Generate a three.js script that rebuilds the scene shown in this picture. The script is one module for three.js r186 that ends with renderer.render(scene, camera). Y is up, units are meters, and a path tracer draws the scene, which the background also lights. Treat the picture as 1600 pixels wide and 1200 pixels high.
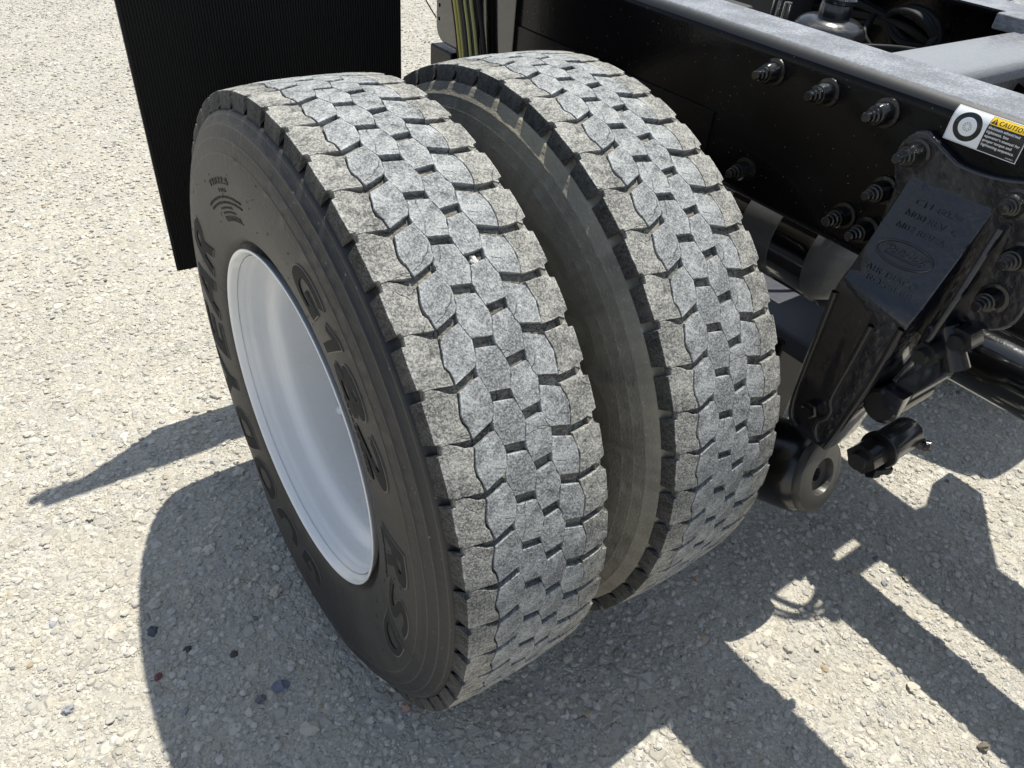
import * as THREE from 'three';
import { FontLoader } from 'three/addons/loaders/FontLoader.js';
import { TextGeometry } from 'three/addons/geometries/TextGeometry.js';
import { RoundedBoxGeometry } from 'three/addons/geometries/RoundedBoxGeometry.js';
import { TessellateModifier } from 'three/addons/modifiers/TessellateModifier.js';
import { mergeGeometries, mergeVertices, toCreasedNormals } from 'three/addons/utils/BufferGeometryUtils.js';

// ------------------------------------------------------------------ camera, sky, sun, exposure
const scene = new THREE.Scene();
const camera = new THREE.PerspectiveCamera(54.54, 4 / 3, 0.05, 900);
camera.rotation.set(-0.6769, -0.6709, 0.0964, 'YXZ');
camera.position.set(-0.4211, 1.3708, 0.9513);
scene.add(camera);

const SUN_DIR = new THREE.Vector3(0.367, 0.92, -0.134).normalize();
const SKY = 0.86;
{
  const w = 512, h = 256, d = new Float32Array(w * h * 4);
  for (let j = 0; j < h; j++) for (let i = 0; i < w; i++) {
    const el = ((j + 0.5) / h - 0.5) * Math.PI, az = ((i + 0.5) / w - 0.5) * 2 * Math.PI;
    const v = new THREE.Vector3(Math.cos(el) * Math.cos(az), Math.sin(el), Math.cos(el) * Math.sin(az));
    const up = Math.max(0, v.y), k = Math.pow(1 - up, 3.2);
    const c = Math.max(0, v.dot(SUN_DIR));
    const glow = 0.55 * Math.pow(c, 18) + 0.22 * Math.pow(c, 4);
    let r = 0.215 + 0.54 * k + glow, g = 0.30 + 0.50 * k + glow * 0.97, b = 0.452 + 0.385 * k + glow * 0.9;
    const o = (j * w + i) * 4;
    d[o] = r * SKY; d[o + 1] = g * SKY; d[o + 2] = b * SKY; d[o + 3] = 1;
  }
  const t = new THREE.DataTexture(d, w, h, THREE.RGBAFormat, THREE.FloatType);
  t.mapping = THREE.EquirectangularReflectionMapping; t.magFilter = t.minFilter = THREE.LinearFilter;
  t.colorSpace = THREE.LinearSRGBColorSpace; t.wrapS = THREE.RepeatWrapping; t.needsUpdate = true;
  scene.background = t; scene.environment = t;
}
const sun = new THREE.DirectionalLight(new THREE.Color(1, 0.96, 0.86), 4.8);
sun.position.copy(SUN_DIR).multiplyScalar(12); sun.target.position.set(0.4, 0, 0);
sun.castShadow = true; sun.shadow.mapSize.set(4096, 4096); sun.shadow.radius = 1;
Object.assign(sun.shadow.camera, { left: -5, right: 5, top: 5, bottom: -5, near: 1, far: 30 });
scene.add(sun, sun.target);

const renderer = new THREE.WebGLRenderer({ antialias: true });
renderer.setSize(1024, 768);
renderer.toneMapping = THREE.LinearToneMapping;
renderer.toneMappingExposure = 1.2;
renderer.shadowMap.enabled = true;

// ------------------------------------------------------------------ helpers
let seed = 12345;
const rnd = () => { seed = (seed * 1664525 + 1013904223) >>> 0; return seed / 4294967296; };
const rr = (a, b) => a + (b - a) * rnd();
const V3 = (x, y, z) => new THREE.Vector3(x, y, z);
const lin = (r, g, b) => new THREE.Color().setRGB(r, g, b);
function hash(x, y, s) { let h = Math.imul(x, 374761393) + Math.imul(y, 668265263) + Math.imul(s, 2147483647 - 40503); h = Math.imul(h ^ (h >>> 13), 1274126177); return ((h ^ (h >>> 16)) >>> 0) / 4294967296; }
const sm = t => t * t * (3 - 2 * t);
function vnoise(x, y, s, px, py) {           // tileable value noise, period px, py cells
  const x0 = Math.floor(x), y0 = Math.floor(y), fx = sm(x - x0), fy = sm(y - y0);
  const m = (a, p) => ((a % p) + p) % p;
  const a = hash(m(x0, px), m(y0, py), s), b = hash(m(x0 + 1, px), m(y0, py), s), c = hash(m(x0, px), m(y0 + 1, py), s), d = hash(m(x0 + 1, px), m(y0 + 1, py), s);
  return a + (b - a) * fx + (c - a) * fy + (a - b - c + d) * fx * fy;
}
function fbm(u, v, f, o, s) { let r = 0, a = 0.5, t = 0; for (let i = 0; i < o; i++) { r += a * vnoise(u * f, v * f, s + i, f, f); t += a; a *= 0.5; f *= 2; } return r / t; }
function tex(w, h, fn, srgb) {
  const d = new Uint8Array(w * h * 4);
  for (let j = 0; j < h; j++) for (let i = 0; i < w; i++) {
    const c = fn((i + 0.5) / w, (j + 0.5) / h, i, j), o = (j * w + i) * 4;
    for (let k = 0; k < 3; k++) {
      let x = Array.isArray(c) ? c[k] : c; x = Math.min(1, Math.max(0, x));
      if (srgb) x = x <= 0.0031308 ? x * 12.92 : 1.055 * Math.pow(x, 1 / 2.4) - 0.055;
      d[o + k] = Math.round(x * 255);
    }
    d[o + 3] = 255;
  }
  const t = new THREE.DataTexture(d, w, h, THREE.RGBAFormat);
  t.wrapS = t.wrapT = THREE.RepeatWrapping; t.magFilter = THREE.LinearFilter; t.minFilter = THREE.LinearMipmapLinearFilter; t.generateMipmaps = true;
  if (srgb) t.colorSpace = THREE.SRGBColorSpace; t.needsUpdate = true; return t;
}
function shadow(o) { o.castShadow = true; o.receiveShadow = true; return o; }
const used = {};
function name(n) { const k = used[n] || 0; used[n] = k + 1; return k ? `${n}_${String(k).padStart(3, '0')}` : n; }
function part(n, geo, mat, parent, label) {
  const m = shadow(new THREE.Mesh(geo, mat)); m.name = name(n); parent.add(m);
  if (label) m.userData.label = label; return m;
}
function merge(list) { return mergeGeometries(list.map(g => { const q = g.index ? g.toNonIndexed() : g.clone(); for (const k of Object.keys(q.attributes)) if (!['position', 'normal', 'uv'].includes(k)) q.deleteAttribute(k); return q; })); }
function rbox(x0, x1, y0, y1, z0, z1, r = 0.003, seg = 2) {
  const w = x1 - x0, h = y1 - y0, d = z1 - z0; r = Math.min(r, w * 0.45, h * 0.45, d * 0.45);
  const g = new RoundedBoxGeometry(w, h, d, seg, r); g.translate((x0 + x1) / 2, (y0 + y1) / 2, (z0 + z1) / 2); return g;
}
function cyl(a, b, r0, r1 = r0, n = 24, open = false) {
  const d = b.clone().sub(a), g = new THREE.CylinderGeometry(r1, r0, d.length(), n, 1, open);
  g.applyQuaternion(new THREE.Quaternion().setFromUnitVectors(V3(0, 1, 0), d.clone().normalize()));
  g.translate((a.x + b.x) / 2, (a.y + b.y) / 2, (a.z + b.z) / 2); return g;
}
function lathe(pts, a, dir, n = 32) {       // profile [radius, along]
  const g = new THREE.LatheGeometry(pts.map(p => new THREE.Vector2(Math.max(p[0], 0.00001), p[1])), n);
  g.applyQuaternion(new THREE.Quaternion().setFromUnitVectors(V3(0, 1, 0), dir.clone().normalize())); g.translate(a.x, a.y, a.z);
  return toCreasedNormals(g, 0.6);
}
function tube(pts, r, seg = 40, n = 8) { return new THREE.TubeGeometry(new THREE.CatmullRomCurve3(pts), seg, r, n); }
// loft of closed rings (arrays of Vector3 of one length), capped
function loft(rings, crease = 0.5) {
  const n = rings[0].length, P = [], I = [];
  rings.forEach(r => r.forEach(p => P.push(p.x, p.y, p.z)));
  for (let j = 0; j < rings.length - 1; j++) for (let i = 0; i < n; i++) {
    const a = j * n + i, b = j * n + (i + 1) % n, c = a + n, d = b + n; I.push(a, b, d, a, d, c);
  }
  for (const [j, f] of [[0, 1], [rings.length - 1, 0]]) {
    const c = new THREE.Vector3(); rings[j].forEach(p => c.add(p)); c.divideScalar(n); const ci = P.length / 3; P.push(c.x, c.y, c.z);
    for (let i = 0; i < n; i++) { const a = j * n + i, b = j * n + (i + 1) % n; f ? I.push(ci, b, a) : I.push(ci, a, b); }
  }
  const g = new THREE.BufferGeometry(); g.setAttribute('position', new THREE.Float32BufferAttribute(P, 3)); g.setIndex(I);
  const q = toCreasedNormals(g, crease); planarUV(q); return q;
}
function planarUV(g, s = 1) {               // box-projected uv in metres
  const p = g.attributes.position, nn = g.attributes.normal, uv = new Float32Array(p.count * 2);
  for (let i = 0; i < p.count; i++) {
    const ax = Math.abs(nn.getX(i)), ay = Math.abs(nn.getY(i)), az = Math.abs(nn.getZ(i));
    let u, v; if (ax >= ay && ax >= az) { u = p.getZ(i); v = p.getY(i); } else if (ay >= az) { u = p.getX(i); v = p.getZ(i); } else { u = p.getX(i); v = p.getY(i); }
    uv[2 * i] = u * s; uv[2 * i + 1] = v * s;
  }
  g.setAttribute('uv', new THREE.BufferAttribute(uv, 2)); return g;
}
function roundRect(x0, x1, z0, z1, y, r) {   // ring at height y
  const o = []; for (const [cx, cz, a0] of [[x1 - r, z1 - r, 0], [x0 + r, z1 - r, 1], [x0 + r, z0 + r, 2], [x1 - r, z0 + r, 3]])
    for (let k = 0; k <= 3; k++) { const a = (a0 + k / 3) * Math.PI / 2; o.push(V3(cx + r * Math.cos(a), y, cz + r * Math.sin(a))); }
  return o;
}

// ------------------------------------------------------------------ materials
const grain = tex(512, 512, (u, v) => 0.55 * fbm(u, v, 64, 3, 5) + 0.45 * fbm(u, v, 12, 3, 9));
const speck = tex(1024, 1024, (u, v, i, j) => {
  const a = fbm(u, v, 96, 2, 21), b = fbm(u, v, 10, 4, 31), c = hash(i, j, 77);
  return 0.62 * a + 0.23 * b + 0.15 * c;
});
// dust lying on worn tread rubber: linear colours
function crackField() {
  const S = 1024, f = new Float32Array(S * S); let s = 99; const r = () => { s = (s * 1664525 + 1013904223) >>> 0; return s / 4294967296; };
  for (let k = 0; k < 58; k++) {
    let x = r() * S, y = r() * S, a = (r() < 0.75 ? r() * 0.9 - 0.2 : r() * Math.PI); const n = 30 + r() * 45;
    for (let q = 0; q < n; q++) { x += Math.cos(a); y += Math.sin(a); a += (r() - 0.5) * 0.25;
      for (let dx = -1; dx <= 1; dx++) for (let dy = -1; dy <= 1; dy++) { const ix = ((Math.round(x) + dx) % S + S) % S, iy = ((Math.round(y) + dy) % S + S) % S; f[iy * S + ix] = Math.max(f[iy * S + ix], dx || dy ? 0.35 : 1); } }
  }
  for (let k = 0; k < 900; k++) { const x = Math.floor(r() * S), y = Math.floor(r() * S), q = 1 + Math.floor(r() * 3); for (let dx = 0; dx < q; dx++) for (let dy = 0; dy < q; dy++) { const o = ((y + dy) % S) * S + (x + dx) % S; f[o] = Math.max(f[o], 0.5 * r()); } }
  return f;
}
const CR = crackField();
function treadMap(base, dust, amt) {
  return tex(1024, 1024, (u, v, i, j) => {
    const a = fbm(u, v, 200, 2, 41), b = fbm(u, v, 14, 4, 51), c = fbm(u, v, 40, 3, 61), h = hash(i >> 1, j >> 1, 71);
    let k = amt + (b - 0.5) * 0.85 + (a - 0.5) * 1.3 + (c - 0.5) * 0.5; if (h > 0.93) k += 0.6; if (h < 0.06) k -= 0.5;
    k = Math.min(1.15, Math.max(0, k)); const cr = CR[j * 1024 + i], d = (1 - 0.9 * cr) * (0.90 + 0.20 * c);
    return [0, 1, 2].map(q => (base[q] + (dust[q] - base[q]) * k) * d);
  }, true);
}
const treadBump = tex(1024, 1024, (u, v, i, j) => 0.5 + 0.5 * (fbm(u, v, 120, 3, 81) - 0.5) + 0.3 * (fbm(u, v, 20, 3, 91) - 0.5) - 0.4 * CR[j * 1024 + i]);
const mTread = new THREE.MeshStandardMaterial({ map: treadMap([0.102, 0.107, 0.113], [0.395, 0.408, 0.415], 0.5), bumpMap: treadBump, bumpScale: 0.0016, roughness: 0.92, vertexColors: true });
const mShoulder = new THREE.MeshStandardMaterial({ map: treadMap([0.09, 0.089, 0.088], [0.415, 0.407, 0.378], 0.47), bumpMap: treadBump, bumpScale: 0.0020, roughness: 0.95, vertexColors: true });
const mGroove = new THREE.MeshStandardMaterial({ map: treadMap([0.06, 0.057, 0.052], [0.30, 0.28, 0.235], 0.45), bumpMap: treadBump, bumpScale: 0.002, roughness: 0.97 });  // groove colours darkened so pit shade is partly painted in
// sidewalls: u runs round the tyre, v across it
function wallMap(c0, c1, c2, specks) {
  return tex(2048, 512, (u, v, i, j) => {
    const a = vnoise(u * 24, v * 3, 101, 24, 3), b = vnoise(u * 60, v * 10, 111, 60, 10), st = vnoise(u * 300, v * 3, 121, 300, 3), h = hash(i >> 1, j >> 1, 131);
    const k = sm(Math.min(1, Math.max(0, 0.15 + 0.9 * (0.6 * a + 0.4 * b) - 0.1 + (st - 0.5) * 0.25)));
    const q = Math.min(1, Math.max(0, (vnoise(u * 14, v * 2, 141, 14, 2) - 0.55) * 2.5)) * 0.5;
    const r = 0.28 + 0.24 * v, band = specks > 0.01 ? 0 : sm(Math.min(1, Math.max(0, (r - 0.446) / 0.012))) * (1 - 0.6 * sm(Math.min(1, Math.max(0, (r - 0.483) / 0.01)))) * (0.55 + 0.45 * a), rim = specks > 0.01 ? 0 : [0.4437, 0.4648, 0.4824, 0.4955].some(x => Math.abs(r - x) < 0.0009) ? 0.18 + 0.2 * b : 0;
    const sp = h > 1 - specks ? 0.5 * hash(i >> 1, j >> 1, 133) : 0;
    return [0, 1, 2].map(m => { let x = c0[m] + (c1[m] - c0[m]) * k; x += (c2[m] - x) * q; x += ([0.022, 0.023, 0.026][m] - x) * band * 0.85; x += ([0.15, 0.14, 0.12][m] - x) * rim; return x + (0.4 - x) * sp; });
  }, true);
}
const wallBump = tex(2048, 512, (u, v) => 0.5 + 0.35 * (vnoise(u * 500, v * 6, 151, 500, 6) - 0.5) + 0.4 * (vnoise(u * 900, v * 120, 161, 900, 120) - 0.5) + 0.4 * (vnoise(u * 60, v * 12, 171, 60, 12) - 0.5));
const mWall = new THREE.MeshPhysicalMaterial({ map: wallMap([0.021, 0.0208, 0.022], [0.041, 0.0385, 0.0365], [0.070, 0.065, 0.058], 0.004), bumpMap: wallBump, bumpScale: 0.0006, roughness: 0.5, specularIntensity: 0.75 });
const mWallDusty = new THREE.MeshStandardMaterial({ map: wallMap([0.115, 0.108, 0.092], [0.27, 0.25, 0.20], [0.42, 0.375, 0.255], 0.09), bumpMap: wallBump, bumpScale: 0.0014, roughness: 0.88 });
const hatch = tex(256, 256, (u, v) => 0.5 + 0.5 * Math.sin(u * Math.PI * 2 * 32));
const mLetter = new THREE.MeshStandardMaterial({ color: lin(0.011, 0.0108, 0.0112), bumpMap: hatch, bumpScale: 0.0008, roughness: 0.85 });
const mLetterEdge = new THREE.MeshStandardMaterial({ color: lin(0.125, 0.116, 0.103), roughness: 0.6 });
const mLetterDusty = new THREE.MeshStandardMaterial({ color: lin(0.20, 0.19, 0.14), bumpMap: hatch, bumpScale: 0.0009, roughness: 0.85 });
const mLetterSmall = new THREE.MeshStandardMaterial({ color: lin(0.021, 0.020, 0.020), roughness: 0.65 });
const mWhite = new THREE.MeshPhysicalMaterial({ color: lin(0.82, 0.83, 0.84), roughness: 0.34, clearcoat: 0.7, clearcoatRoughness: 0.12, bumpMap: speck, bumpScale: 0.0003 });
const orange = grain.clone(); orange.repeat.set(6, 6); orange.needsUpdate = true;
const fleck = tex(1024, 1024, (u, v, i, j) => {
  const h = hash(i >> 1, j >> 1, 501), f = fbm(u, v, 6, 4, 511), k = h > 0.9988 - 0.003 * Math.max(0, f - 0.5) ? 0.10 + 0.25 * hash(i >> 1, j >> 1, 503) : 0.004 * Math.max(0, f - 0.45) * 4;
  return [0.0034 + k, 0.0034 + k, 0.0042 + k * 1.02];
}, true);
fleck.repeat.set(1.7, 1.7);
const mPaint = new THREE.MeshPhysicalMaterial({ map: fleck, roughness: 0.2, specularIntensity: 0.36, bumpMap: orange, bumpScale: 0.00035, clearcoat: 0.06, clearcoatRoughness: 0.05 });
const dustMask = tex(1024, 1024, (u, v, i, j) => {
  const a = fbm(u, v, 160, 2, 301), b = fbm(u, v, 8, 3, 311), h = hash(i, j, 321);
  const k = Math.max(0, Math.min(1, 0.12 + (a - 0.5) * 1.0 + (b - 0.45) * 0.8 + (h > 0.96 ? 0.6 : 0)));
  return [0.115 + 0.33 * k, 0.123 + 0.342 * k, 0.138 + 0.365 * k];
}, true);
const dustRough = tex(512, 512, (u, v) => 0.25 + 0.55 * fbm(u, v, 80, 3, 331));
const mPaintDusty = new THREE.MeshPhysicalMaterial({ map: dustMask, roughnessMap: dustRough, roughness: 0.85, bumpMap: speck, bumpScale: 0.0008, clearcoat: 0.25, clearcoatRoughness: 0.3 });
const mTankGrey = new THREE.MeshPhysicalMaterial({ color: lin(0.12, 0.122, 0.126), roughness: 0.35, bumpMap: speck, bumpScale: 0.0005 });
const mFlangeDustSheen = new THREE.MeshPhysicalMaterial({ map: dustMask, roughness: 0.55, vertexColors: true, clearcoat: 0.35, clearcoatRoughness: 0.22 });
const mGloss = new THREE.MeshPhysicalMaterial({ color: lin(0.006, 0.006, 0.0065), roughness: 0.12, clearcoat: 1, clearcoatRoughness: 0.04, bumpMap: orange, bumpScale: 0.0002 });
const mDustBlack = new THREE.MeshPhysicalMaterial({ color: lin(0.042, 0.046, 0.064), roughness: 0.45, clearcoat: 0.3, clearcoatRoughness: 0.25, bumpMap: speck, bumpScale: 0.0012 });
const mCast = new THREE.MeshPhysicalMaterial({ color: lin(0.0036, 0.0046, 0.0100), roughness: 0.24, specularIntensity: 0.8, bumpMap: speck, bumpScale: 0.0034, clearcoat: 0.8, clearcoatRoughness: 0.07 });  // blue in the base colour stands for sky reflected on the black casting
const mCastMark = new THREE.MeshPhysicalMaterial({ color: lin(0.008, 0.009, 0.014), roughness: 0.18, clearcoat: 0.6, clearcoatRoughness: 0.12 });
const mBolt = new THREE.MeshPhysicalMaterial({ color: lin(0.005, 0.005, 0.0055), roughness: 0.22, specularIntensity: 0.8, clearcoat: 0.4, clearcoatRoughness: 0.08, bumpMap: speck, bumpScale: 0.0006 });
const mPlated = new THREE.MeshStandardMaterial({ color: lin(0.35, 0.34, 0.30), metalness: 0.85, roughness: 0.38, bumpMap: speck, bumpScale: 0.0005 });
const mGreySteel = new THREE.MeshPhysicalMaterial({ color: lin(0.26, 0.27, 0.288), roughness: 0.5, bumpMap: speck, bumpScale: 0.0005, roughnessMap: dustRough });
const mChamber = new THREE.MeshPhysicalMaterial({ color: lin(0.005, 0.005, 0.0055), roughness: 0.28, clearcoat: 0.35, clearcoatRoughness: 0.15 });
const mChamberCap = new THREE.MeshStandardMaterial({ color: lin(0.045, 0.043, 0.038), roughness: 0.4, bumpMap: speck, bumpScale: 0.0004 });
const mFlap = new THREE.MeshPhysicalMaterial({ color: lin(0.0075, 0.0072, 0.0075), roughness: 0.55, specularIntensity: 0.6 });
const mHose = new THREE.MeshPhysicalMaterial({ color: lin(0.010, 0.010, 0.011), roughness: 0.6, specularIntensity: 0.6 });
const mYellow = new THREE.MeshStandardMaterial({ color: lin(0.42, 0.36, 0.08), roughness: 0.55 });
const mYellow2 = new THREE.MeshStandardMaterial({ color: lin(0.30, 0.31, 0.12), roughness: 0.55 });
const mBrass = new THREE.MeshStandardMaterial({ color: lin(0.55, 0.55, 0.53), metalness: 1, roughness: 0.25 });

// ------------------------------------------------------------------ ground
// crushed limestone: cells of three sizes give height and tone
const cells = (u, v, n, s) => {
  const x = u * n, y = v * n, ix = Math.floor(x), iy = Math.floor(y); let d1 = 9, d2 = 9, id = 0;
  for (let a = -1; a <= 1; a++) for (let b = -1; b <= 1; b++) {
    const cx = ix + a, cy = iy + b, mx = ((cx % n) + n) % n, my = ((cy % n) + n) % n;
    const dx = cx + hash(mx, my, s) - x, dy = cy + hash(mx, my, s + 1) - y, q = dx * dx + dy * dy;
    if (q < d1) { d2 = d1; d1 = q; id = hash(mx, my, s + 2); } else if (q < d2) d2 = q;
  }
  return [Math.sqrt(d2) - Math.sqrt(d1), id];
};
const GH = new Float32Array(1024 * 1024), GC = new Float32Array(1024 * 1024);
for (let j = 0; j < 1024; j++) for (let i = 0; i < 1024; i++) {
  const u = (i + 0.5) / 1024, v = (j + 0.5) / 1024;
  const [e1, i1] = cells(u, v, 46, 401), [e2, i2] = cells(u, v, 110, 411), [e3, i3] = cells(u, v, 240, 421), f = fbm(u, v, 8, 5, 431);
  const k1 = i1 > 0.72 ? Math.min(1, e1 * 2.6) : 0, k2 = i2 > 0.45 ? Math.min(1, e2 * 2.4) : 0, k3 = Math.min(1, e3 * 2.2) * (0.4 + 0.6 * i3);
  const o = j * 1024 + i;
  GH[o] = Math.max(0.50 * k1 + 0.2, Math.max(0.30 * k2 + 0.12, 0.22 * k3)) * 0.9 + 0.3 * (f - 0.5);
  GC[o] = (k1 > 0.3 ? 0.74 + 0.46 * hash(Math.floor(i1 * 1e6), 3, 5) : k2 > 0.35 ? 0.72 + 0.44 * hash(Math.floor(i2 * 1e6), 4, 5) : (0.78 + 0.28 * i3) * (k3 < 0.12 ? 0.8 : 1)) * (0.92 + 0.16 * f);
}
const groundMap = tex(1024, 1024, (u, v, i, j) => { const c = GC[j * 1024 + i], t = fbm(u, v, 30, 2, 441) - 0.5; return [0.475 * c * (1 + 0.05 * t), 0.447 * c, 0.390 * c * (1 - 0.12 * t)]; }, true);
const groundBump = tex(1024, 1024, (u, v, i, j) => GH[j * 1024 + i]);
const mGround = new THREE.MeshStandardMaterial({ map: groundMap, bumpMap: groundBump, bumpScale: 0.010, roughness: 0.97, vertexColors: true });
const bigN = (x, z) => fbm((x + 40) / 80, (z + 40) / 80, 40, 4, 451) - 0.5;
const medN = (x, z) => fbm((x + 8) / 16, (z + 8) / 16, 120, 3, 461) - 0.5;
const groundH = (x, z) => { const r = Math.max(Math.abs(x - 0.2), Math.abs(z)); return (0.012 * bigN(x, z) + 0.008 * medN(x, z)) - 0.004; };
const xs = [], zs = [];
for (let x = -7; x <= 8.0001; x += 0.05) xs.push(x); for (let z = -9; z <= 4.0001; z += 0.05) zs.push(z);
for (const a of [xs, zs]) { const far = [12, 20, 40, 90, 200, 450]; for (const f of far) a.push(f); for (const f of far) a.unshift(-f - 2); }
{
  const P = [], U = [], C = [], I = [];
  zs.forEach(z => xs.forEach(x => {
    P.push(x, Math.abs(x) < 8.1 && Math.abs(z) < 9.1 ? groundH(x, z) : -0.01, z); U.push(x / 1.1, z / 1.1);
    const n = 1 + 0.16 * bigN(x * 0.6, z * 0.6) + 0.10 * medN(x, z); C.push(n, n * (1 - 0.02 * bigN(z, x)), n * (1 - 0.06 * bigN(z, x)));
  }));
  const n = xs.length; for (let j = 0; j < zs.length - 1; j++) for (let i = 0; i < n - 1; i++) { const a = j * n + i; I.push(a, a + n, a + 1, a + 1, a + n, a + n + 1); }
  const g = new THREE.BufferGeometry(); g.setAttribute('position', new THREE.Float32BufferAttribute(P, 3)); g.setAttribute('uv', new THREE.Float32BufferAttribute(U, 2)); g.setAttribute('color', new THREE.Float32BufferAttribute(C, 3)); g.setIndex(I); g.computeVertexNormals();
  var ground = shadow(new THREE.Mesh(g, mGround)); ground.name = 'ground'; ground.userData = { kind: 'structure', label: 'pale crushed limestone yard under the truck' }; scene.add(ground);
}
function pebble(detail, s, jag) {
  let g = new THREE.IcosahedronGeometry(1, detail); g.deleteAttribute('uv'); g.deleteAttribute('normal'); g = mergeVertices(g, 1e-4);
  const p = g.attributes.position;
  for (let i = 0; i < p.count; i++) {
    const k = 1 + jag * (hash(i, s, 7) - 0.5); p.setXYZ(i, p.getX(i) * k * 1.0, p.getY(i) * k * 0.62, p.getZ(i) * k * (0.72 + 0.2 * hash(s, 3, 9)));
  }
  g = toCreasedNormals(g, detail > 1 ? 0.7 : 0.45); planarUV(g, 1); return g;
}
const mStone = new THREE.MeshStandardMaterial({ color: 0xffffff, roughness: 0.95 });
const inTyre = (x, z, m = 0) => (Math.abs(z) < 0.20 + m && ((x > -0.135 - m && x < 0.135 + m) || (x > 0.215 - m && x < 0.49 + m)));
function stoneColor(c) {
  const t = rnd(), b = 0.80 + 0.36 * rnd();
  if (t > 0.994) return c.setRGB(0.16, 0.16, 0.17); if (t > 0.984) return c.setRGB(0.30 * b, 0.31 * b, 0.33 * b); if (t > 0.976) return c.setRGB(0.46 * b, 0.36 * b, 0.24 * b);
  return c.setRGB(0.50 * b, (0.468 + 0.012 * rnd()) * b, (0.405 + 0.03 * rnd()) * b);
}
{
  const gravel = new THREE.Group(); gravel.name = 'gravel';
  gravel.userData = { kind: 'stuff', label: 'loose pale gravel lying all over the yard', category: 'gravel' };
  const mtx = new THREE.Matrix4(), q = new THREE.Quaternion(), e = new THREE.Euler(), col = new THREE.Color();
  const batch = (geo, n, x0, x1, z0, z1, s0, s1, pw, sink) => {
    const im = shadow(new THREE.InstancedMesh(geo, mStone, n)); im.name = name('gravel_layer'); let k = 0;
    while (k < n) {
      const x = rr(x0, x1), z = rr(z0, z1); if (inTyre(x, z, 0.0)) continue;
      if (medN(x * 0.7 + 3, z * 0.7) < -0.02 && rnd() < 0.45) continue;
      const s = s0 + (s1 - s0) * Math.pow(rnd(), pw);
      e.set(rr(-0.4, 0.4), rr(0, 6.28), rr(-0.4, 0.4)); q.setFromEuler(e);
      mtx.compose(V3(x, groundH(x, z) + s * (sink + 0.25 * (rnd() - 0.5)), z), q, V3(s * rr(0.8, 1.25), s * rr(0.7, 1.1), s * rr(0.8, 1.2)));
      im.setMatrixAt(k, mtx); im.setColorAt(k, stoneColor(col)); k++;
    }
    gravel.add(im);
  };
  const near = [-1.3, 2.3, -1.4, 1.5], far = [-2.6, 4.2, -6.5, -1.4];
  for (let v = 0; v < 3; v++) batch(pebble(1, 11 + v, 0.55), 20000, ...near, 0.0021, 0.0090, 3.6, 0.10);
  for (let v = 0; v < 2; v++) batch(pebble(0, 21 + v, 0.6), 110000, ...near, 0.0009, 0.0028, 1.6, 0.15);
  for (let v = 0; v < 2; v++) batch(pebble(1, 31 + v, 0.55), 50000, ...far, 0.003, 0.0095, 2.6, 0.12);
  scene.add(gravel);
  // the biggest stones, one by one, bedded in the ground
  const big = [0, 1, 2, 3, 4].map(v => pebble(2, 51 + v, 0.5));
  const tones = [[0.52, 0.48, 0.40], [0.46, 0.43, 0.37], [0.56, 0.525, 0.45], [0.40, 0.385, 0.35]].map(c => new THREE.MeshStandardMaterial({ color: lin(...c), roughness: 0.94 }));
  for (let k = 0; k < 230; k++) {
    let x, z; do { x = rr(-1.0, 1.7); z = rr(-0.9, 1.2); } while (inTyre(x, z, 0.03));
    const s = 0.0070 + 0.0085 * Math.pow(rnd(), 2.5), m = part('stone', big[k % 5], tones[Math.floor(rnd() * 4)], ground);
    m.position.set(x, groundH(x, z) + s * rr(0.0, 0.3), z); m.rotation.set(rr(-0.3, 0.3), rr(0, 6.28), rr(-0.3, 0.3)); m.scale.set(s * rr(0.85, 1.3), s * rr(0.7, 1), s * rr(0.85, 1.2));
  }
  const odd = (x, z, s, c, label, cat, y = 0.35, v = 0) => {
    const m = shadow(new THREE.Mesh(pebble(2, 71 + v, 0.5), new THREE.MeshStandardMaterial({ color: lin(...c), roughness: 0.9 })));
    m.name = name('pebble'); m.position.set(x, groundH(x, z) + s * y, z); m.rotation.set(0.2 * v, v * 1.7, 0.15); m.scale.set(s, s, s); m.userData = { label, category: cat }; scene.add(m); return m;
  };
  globalThis.odd = odd;
}

// ------------------------------------------------------------------ tyre
const CY = 0.4997, PITCH = 2 * Math.PI / 51, REF = 8 * PITCH, ARC = 0.53 * PITCH;
const settle = (y) => { const t = y - 0.001; return 0.5 * (t + Math.sqrt(t * t + 0.00035)); };   // the tread flattens where it stands
function deformTyre(g) {                        // local coordinates, hub at the origin
  const p = g.attributes.position;
  for (let i = 0; i < p.count; i++) {
    const y = p.getY(i) + CY, r = Math.hypot(p.getY(i), p.getZ(i));
    if (y < 0.16 && r > 0.3) { p.setY(i, settle(y) - CY); const k = Math.exp(-Math.pow((y - 0.06) / 0.06, 2)) * Math.exp(-Math.pow((r - 0.44) / 0.06, 2)); p.setX(i, p.getX(i) * (1 + 0.07 * k)); }
  }
}
const crown = x => 0.5315 - 0.0050 * Math.pow(Math.abs(x) / 0.11, 2.4);
const table = (t, a) => { const n = t.length; a = ((a % 1) + 1) % 1; for (let i = 0; i < n; i++) { const p = t[i], q = t[(i + 1) % n]; const q0 = i + 1 < n ? q[0] : q[0] + 1; const aa = a < t[0][0] ? a + 1 : a; if (aa >= p[0] && aa <= q0) return p[1] + (q[1] - p[1]) * (aa - p[0]) / (q0 - p[0]); } return t[0][1]; };
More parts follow.
